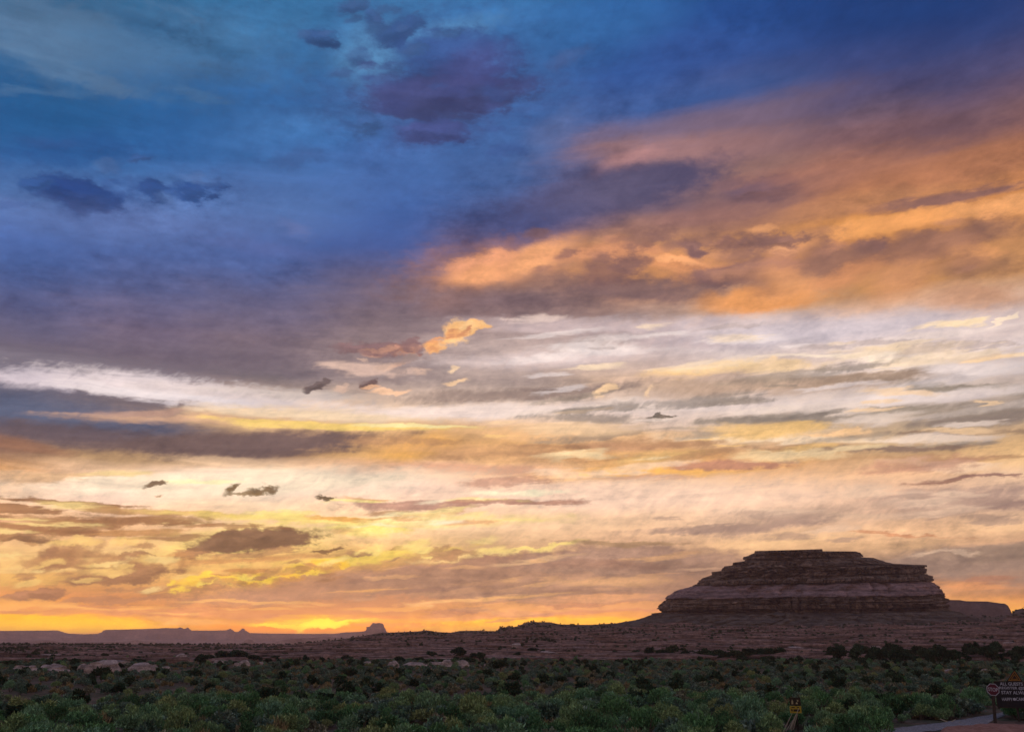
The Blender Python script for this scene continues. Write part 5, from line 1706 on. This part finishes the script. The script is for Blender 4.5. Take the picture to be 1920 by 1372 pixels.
def flat_hit(px, py):
    """where lines of sight low in the picture meet the ground (numbers or arrays)"""
    x, y = (np.asarray(px, float) - 960) / FP, (686 - np.asarray(py, float)) / FP
    c, sn = math.cos(PITCH), math.sin(PITCH)
    vx, vy, vz = x, c - y * sn, sn + y * c
    k = -EYE / vz
    for _ in range(8):                       # settle on the uneven ground
        k = k + (terrain(vx * k, vy * k) - EYE - vz * k) / vz * 0.8
    return vx * k, vy * k


ya = ya + 1.3 * fbm(TX / 9, 0, 1.0, 4, 0.65)
yb_ = yb_ + 2.0 * fbm(TX / 11, 0, 5.0, 4, 0.65)
Q = np.linspace(0, 1, 9)[:, None]
X_, Y_ = flat_hit(np.repeat(TX[None, :], 9, 0), ya * (1 - Q) + yb_ * Q)
edge = np.minimum(1, (1 - np.abs(2 * Q - 1)) * 4)
tv = np.stack([X_, Y_, terrain(X_, Y_) + 0.03 + 0.05 * edge], -1).reshape(-1, 3)
track = link('gravel_track', mesh_np('gravel_track', tv, grid_faces(9, 160)[:, ::-1], MAT_GRAVEL), kind='structure')
track['label'] = 'pale grey gravel track curving in behind the stop sign'

MAT_DIRT = Mat('red_dirt', 0.95, 0.05)
dn = MAT_DIRT.noise(3.0, 6, 0.7, MAT_DIRT.stretched(1, 1, 2))
MAT_DIRT.base(MAT_DIRT.ramp(dn, [(0.3, (0.16, 0.075, 0.05)), (0.5, (0.33, 0.165, 0.12)), (0.72, (0.46, 0.26, 0.20))]))
MAT_DIRT.bump(dn, 0.12, 0.8)
MAT_DIRT = MAT_DIRT.m
mxs = np.linspace(1758, 2060, 80)
top_y = np.interp(mxs, [1758, 1766, 1780, 1820, 1858, 1880, 1920, 2060], [1374, 1367, 1363.5, 1359.5, 1356, 1357, 1359.5, 1366])
rows_ = np.array([0, .04, .1, .2, .35, .5, .7, 1.0])[:, None]
X0, Y0 = flat_hit(mxs, top_y + 3.5)
X1, Y1 = flat_hit(mxs, 1420 + 0 * mxs)
X_, Y_ = X0 + (X1 - X0) * rows_, Y0 + (Y1 - Y0) * rows_
up = np.where(rows_ == 0, 0.0, 0.34 * np.minimum(1, rows_ * 9) * (1 - 0.5 * rows_)) * np.minimum(1, (mxs - 1757) / 14)
mv = np.stack([X_, Y_, terrain(X_, Y_) - 0.05 + up + 0.10 * fbm(X_ / 0.8, Y_ / 0.8, 0.7, 4, 0.6) * (rows_ > 0)], -1).reshape(-1, 3)
mound = link('dirt_mound', mesh_np('dirt_mound', mv, grid_faces(len(rows_), len(mxs))[:, ::-1], MAT_DIRT), kind='structure')
mound['label'] = 'low bank of red dirt beside the gravel track'


# ------------------------------------------------------------------ signs
def box_bm(bm_, c, s, bevel=0.0, rot=None):
    r_ = bmesh.ops.create_cube(bm_, size=1.0)
    vs = r_['verts']
    bmesh.ops.scale(bm_, vec=s, verts=vs)
    if bevel:
        es = list({e for v in vs for e in v.link_edges})
        q = bmesh.ops.bevel(bm_, geom=es, offset=bevel, segments=2, affect='EDGES')
        vs = list({v for f in q['faces'] for v in f.verts} | {v for v in vs if v.is_valid})
    if rot:
        bmesh.ops.rotate(bm_, cent=(0, 0, 0), matrix=Matrix.Rotation(rot, 3, 'Y'), verts=vs)
    bmesh.ops.translate(bm_, vec=c, verts=vs)


def part(name, bm_, mat, parent, label=None):
    me_ = bpy.data.meshes.new(name)
    bm_.to_mesh(me_)
    bm_.free()
    me_.materials.append(mat)
    return link(name, me_, parent, label)


def prism(bm_, pts, y0, y1):
    """a flat outline in x,z pulled out between two depths"""
    a = [bm_.verts.new((x, y0, z)) for x, z in pts]
    b = [bm_.verts.new((x, y1, z)) for x, z in pts]
    bm_.faces.new(a)
    bm_.faces.new(b[::-1])
    n = len(pts)
    for i in range(n):
        bm_.faces.new((a[i], b[i], b[(i + 1) % n], a[(i + 1) % n]))
    bmesh.ops.recalc_face_normals(bm_, faces=bm_.faces)


def ring(bm_, outer, inner, y0, y1):
    n = len(outer)
    for y in (y0, y1):
        pass
    V = [[bm_.verts.new((x, y, z)) for x, z in p] for y in (y0, y1) for p in (outer, inner)]
    for i in range(n):
        j = (i + 1) % n
        bm_.faces.new((V[0][i], V[0][j], V[1][j], V[1][i]))
        bm_.faces.new((V[2][j], V[2][i], V[3][i], V[3][j]))
        bm_.faces.new((V[0][j], V[0][i], V[2][i], V[2][j]))
        bm_.faces.new((V[1][i], V[1][j], V[3][j], V[3][i]))
    bmesh.ops.recalc_face_normals(bm_, faces=bm_.faces)


def lettering(body, x, z, height, width, mat, parent, y=-0.03, bold=0.008):
    cu = bpy.data.curves.new('text', 'FONT')
    cu.body = body
    cu.size = 1.0
    cu.extrude = 0.004
    cu.offset = bold
    cu.align_x = 'LEFT'
    tmp = bpy.data.objects.new('text', cu)
    col.objects.link(tmp)
    dg = bpy.context.evaluated_depsgraph_get()
    me_ = bpy.data.meshes.new_from_object(tmp.evaluated_get(dg))
    bpy.data.objects.remove(tmp)
    co = np.array([v.co[:] for v in me_.vertices])
    lo, hi = co.min(0), co.max(0)
    s = height / (hi[1] - lo[1])
    sx = width / (hi[0] - lo[0])
    new = np.stack([x + (co[:, 0] - lo[0]) * sx, np.full(len(co), y) - co[:, 2] * 1.0, z + (co[:, 1] - lo[1]) * s], -1)
    me_.vertices.foreach_set('co', new.astype(np.float32).ravel())
    me_.materials.clear()
    me_.materials.append(mat)
    me_.update()
    return link('lettering', me_, parent)


BLACK = plain_mat('dark_board_paint', (0.018, 0.018, 0.020), 0.6, 0.3)
WHITE = plain_mat('white_sign_paint', (0.40, 0.42, 0.46), 0.6, 0.15)
RED = plain_mat('faded_stop_red', (0.085, 0.02, 0.03), 0.55, 0.2)
ORANGE = plain_mat('orange_sign_paint', (0.27, 0.13, 0.025), 0.6, 0.15)
YELLOW = plain_mat('yellow_sign_paint', (0.34, 0.25, 0.03), 0.6, 0.15)
POST = plain_mat('weathered_post', (0.05, 0.040, 0.032), 0.9, 0.4, 12)
BROWN = plain_mat('dark_brown_board', (0.035, 0.028, 0.018), 0.7, 0.3)
TAN = plain_mat('dull_tan_print', (0.35, 0.30, 0.16), 0.7, 0.2)


def stand(px, py_ground, turn):
    """ground point under a sign, metres per pixel there, its turn, and a rule for reading points of its face off the photograph"""
    X, Y = (float(v) for v in flat_hit(px, py_ground))
    z = float(terrain(X, Y))
    v = pix_dir(px, py_ground)
    depth = math.sqrt(X * X + Y * Y + (EYE - z) ** 2) * (v.y * math.cos(PITCH) + v.z * math.sin(PITCH))
    yaw = -math.atan2(X, Y) * turn
    n = Vector((math.sin(yaw), -math.cos(yaw), 0))
    u = Vector((math.cos(yaw), math.sin(yaw), 0))
    o = Vector((X, Y, z))

    def face(px_, py_):
        d = pix_dir(px_, py_)
        c = Vector((0, 0, EYE))
        q = c + d * ((o - c).dot(n) / d.dot(n)) - o
        return q.dot(u), q.z
    return X, Y, z, depth / FP, yaw, face


# stop sign
X, Y, z, mp, yaw, P = stand(1866.5, 1357, 0.6)
t = empty('stop_sign', (X, Y, z), 'small octagonal stop sign on a dark post beside the gravel track', 'sign')
hx_, hz = P(1861.5, 1292)
t.rotation_euler = (0, math.atan2(hx_, hz), yaw)       # the post leans
hz = math.hypot(hx_, hz)
ra = 10.6 * mp
octo = lambda q: [(q * math.cos(R(22.5 + 45 * k)) / math.cos(R(22.5)), hz + q * math.sin(R(22.5 + 45 * k)) / math.cos(R(22.5))) for k in range(8)]
bm = bmesh.new()
prism(bm, octo(ra), -0.035, -0.02)
part('sign_plate', bm, RED, t)
bm = bmesh.new()
ring(bm, octo(ra), octo(ra * 0.91), -0.042, -0.033)
part('sign_border', bm, WHITE, t)
lettering('STOP', -ra * 0.78, hz - ra * 0.30, ra * 0.62, ra * 1.56, WHITE, t, -0.036)
bm = bmesh.new()
box_bm(bm, (0, 0.03, (hz + ra) / 2 - 0.2), (0.16, 0.09, hz + ra * 0.7 + 0.4), 0.01)
part('post', bm, POST, t)
bm = bmesh.new()
for dz in (-0.16, 0.16):
    r_ = bmesh.ops.create_cone(bm, cap_ends=True, segments=8, radius1=0.018, radius2=0.018, depth=0.02)
    bmesh.ops.rotate(bm, cent=(0, 0, 0), matrix=Matrix.Rotation(R(90), 3, 'X'), verts=r_['verts'])
    bmesh.ops.translate(bm, vec=(0, -0.045, hz + dz * 1.35), verts=r_['verts'])
part('bolt', bm, POST, t)

# campground notice board with a tent triangle on top
X, Y, z, mp, yaw, P = stand(1912, 1352, 0.7)
t = empty('notice_board', (X, Y, z), 'large dark campground board with white capitals and an orange triangle on top', 'sign')
t.rotation_euler = (0, 0, yaw)
bm = bmesh.new()
x0, zb = P(1870.5, 1326)
x1, zt = P(1943.5, 1277)
box_bm(bm, ((x0 + x1) / 2, 0, (zb + zt) / 2), (x1 - x0, 0.05, zt - zb), 0.008)
part('board', bm, BLACK, t)
for a_, b_, c_ in ((1277.5, 1925.5 + 18, 1.2),):
    bm = bmesh.new()
    o_ = [(x0, zb), (x1, zb), (x1, zt), (x0, zt)]
    i_ = [(x0 + .05, zb + .05), (x1 - .05, zb + .05), (x1 - .05, zt - .05), (x0 + .05, zt - .05)]
    ring(bm, o_, i_, -0.038, -0.026)
    part('frame', bm, BROWN, t)
for body, px0, px1, py0, py1 in (('ALL GUESTS MUST', 1875, 1940, 1284, 1279), ('REGISTER @STORE', 1874, 1941, 1292.3, 1287),
                                 ('STAY ALWAYS', 1878, 1932, 1300.5, 1295), ('HAPPY', 1879, 1898, 1312.8, 1307.3), ('CAMPING', 1905.5, 1934, 1312.8, 1307.3)):
    ax, az0 = P(px0, py0)
    bx, az1 = P(px1, py1)
    lettering(body, ax, az0, az1 - az0, bx - ax, WHITE, t, -0.03, 0.012)
bm = bmesh.new()
cx_, cz_ = P(1902, 1310)
prism(bm, [(cx_ + 2.6 * mp * math.cos(k * math.pi / 8), cz_ + 2.6 * mp * math.sin(k * math.pi / 8)) for k in range(16)], -0.034, -0.025)
part('dot', bm, WHITE, t)
tri = lambda q, dy=0: [P(1902 - 15.5 * q, 1277 - dy), P(1902 + 15.5 * q, 1277 - dy), P(1902, 1277 - dy - 23 * q)]
bm = bmesh.new()
prism(bm, tri(1.0), -0.025, 0.025)
tb = part('triangle_board', bm, BLACK, t)
bm = bmesh.new()
ring(bm, tri(0.80, 1.6), tri(0.62, 3.2), -0.034, -0.024)
part('triangle_outline', bm, ORANGE, t)
bm = bmesh.new()
ring(bm, tri(0.44, 4.0), tri(0.30, 5.2), -0.034, -0.024)
part('triangle_outline', bm, ORANGE, t)
for px in (1900, 1938):
    bm = bmesh.new()
    hx, hz_ = P(px, 1279)
    box_bm(bm, (hx, 0.085, hz_ / 2 - 0.2), (0.11, 0.11, hz_ + 0.4), 0.01)
    part('post', bm, POST, t)

# small brown and yellow notice
X, Y, z, mp, yaw, P = stand(1492.5, 1371, 0.7)
t = empty('yellow_notice', (X, Y, z), 'small brown and yellow notice on a thin post in the green brush', 'sign')
t.rotation_euler = (0, 0, yaw)
bm = bmesh.new()
(x0, zb), (x1, zt) = P(1481, 1322), P(1500.5, 1307)
box_bm(bm, ((x0 + x1) / 2, 0, (zb + zt) / 2), (x1 - x0, 0.03, zt - zb), 0.006)
part('upper_plate', bm, BROWN, t, 'dark brown square plate with pale pictures')
bm = bmesh.new()
ax, az0 = P(1484, 1319.5)
prism(bm, [(ax, az0), (ax + 3 * mp, az0), (ax + 3.4 * mp, az0 + 5 * mp), (ax + 1.5 * mp, az0 + 9 * mp), (ax + .2 * mp, az0 + 5 * mp)], -0.022, -0.014)
ax, az0 = P(1492, 1319)
prism(bm, [(ax, az0), (ax + 4 * mp, az0), (ax + 3 * mp, az0 + 3 * mp), (ax + 1 * mp, az0 + 3 * mp)], -0.022, -0.014)
ax, az0 = P(1495.5, 1313)
prism(bm, [(ax + 1.5 * mp * math.cos(k * math.pi / 5), az0 + 1.5 * mp * math.sin(k * math.pi / 5)) for k in range(10)], -0.022, -0.014)
part('pictogram', bm, TAN, t)
bm = bmesh.new()
(x0, zb), (x1, zt) = P(1481.5, 1336), P(1502, 1323)
box_bm(bm, ((x0 + x1) / 2, -0.002, (zb + zt) / 2), (x1 - x0, 0.03, zt - zb), 0.006)
part('lower_plate', bm, YELLOW, t, 'yellow plate with dark bars')
for (a0, b0), (a1, b1) in (((1484, 1326.3), (1490, 1324.6)), ((1494, 1326.3), (1498, 1324.6)), ((1483.5, 1332.5), (1486, 1328.5)), ((1488, 1333), (1499.5, 1329))):
    bm = bmesh.new()
    (xa, za), (xb, zb2) = P(a0, b0), P(a1, b1)
    box_bm(bm, ((xa + xb) / 2, -0.020, (za + zb2) / 2), (xb - xa, 0.008, zb2 - za))
    part('dark_bar', bm, BROWN, t)
bm = bmesh.new()
hx, hz_ = P(1491.5, 1308)
box_bm(bm, (hx, 0.045, hz_ / 2 - 0.2), (0.075, 0.055, hz_ + 0.4), 0.006)
part('post', bm, POST, t)

# dry broken branches in the brush by the notice and by the track
for px, py, lab, sd in ((1478, 1372, 'bundle of pale dry branches leaning in the brush by the yellow notice', 3), (1783, 1355, 'pale dead branch lying at the edge of the gravel track', 8)):
    X, Y = (float(v) for v in flat_hit(px, py))
    g = np.random.default_rng(sd)
    bm = bmesh.new()
    for k in range(7 if sd == 3 else 4):
        le = g.uniform(0.7, 1.3) if sd == 3 else g.uniform(0.4, 0.8)
        r_ = bmesh.ops.create_cone(bm, cap_ends=True, segments=6, radius1=0.035, radius2=0.012, depth=le)
        bmesh.ops.translate(bm, vec=(0, 0, le / 2), verts=r_['verts'])
        tilt = g.uniform(0.3, 0.7) if sd == 3 else g.uniform(1.1, 1.45)
        bmesh.ops.rotate(bm, cent=(0, 0, 0), matrix=Matrix.Rotation(tilt, 3, 'Y') @ Matrix.Rotation(g.uniform(-.4, .4), 3, 'X'), verts=r_['verts'])
        if sd != 3:
            bmesh.ops.rotate(bm, cent=(0, 0, 0), matrix=Matrix.Rotation(g.uniform(0, 6.28), 3, 'Z'), verts=r_['verts'])
        bmesh.ops.translate(bm, vec=(g.uniform(-.25, .25), g.uniform(-.1, .1), 0.02), verts=r_['verts'])
    me_ = bpy.data.meshes.new('dead_branch')
    bm.to_mesh(me_)
    bm.free()
    me_.materials.append(plain_mat('bleached_wood', (0.36, 0.31, 0.22), 0.9, 0.2))
    o = link('dead_branch', me_, None, lab, 'branch')
    o.location = (X, Y, float(terrain(X, Y)) + 0.02)
# ------------------------------------------------------------------ air
hv = bpy.data.materials.new('haze')
hv.use_nodes = True
nt = hv.node_tree
nt.nodes.clear()
pv = nt.nodes.new('ShaderNodeVolumePrincipled')
pv.inputs['Color'].default_value = (1.0, 0.80, 0.83, 1)
pv.inputs['Density'].default_value = 1.1e-4
pv.inputs['Anisotropy'].default_value = 0.5
ho = nt.nodes.new('ShaderNodeOutputMaterial')
nt.links.new(pv.outputs[0], ho.inputs['Volume'])
bm = bmesh.new()
top_z = 112.0
box_bm(bm, (0, 0, (top_z - 30) / 2), (52000, 52000, top_z + 30))
part('haze', bm, hv, None)
bpy.data.objects['haze']['kind'] = 'stuff'
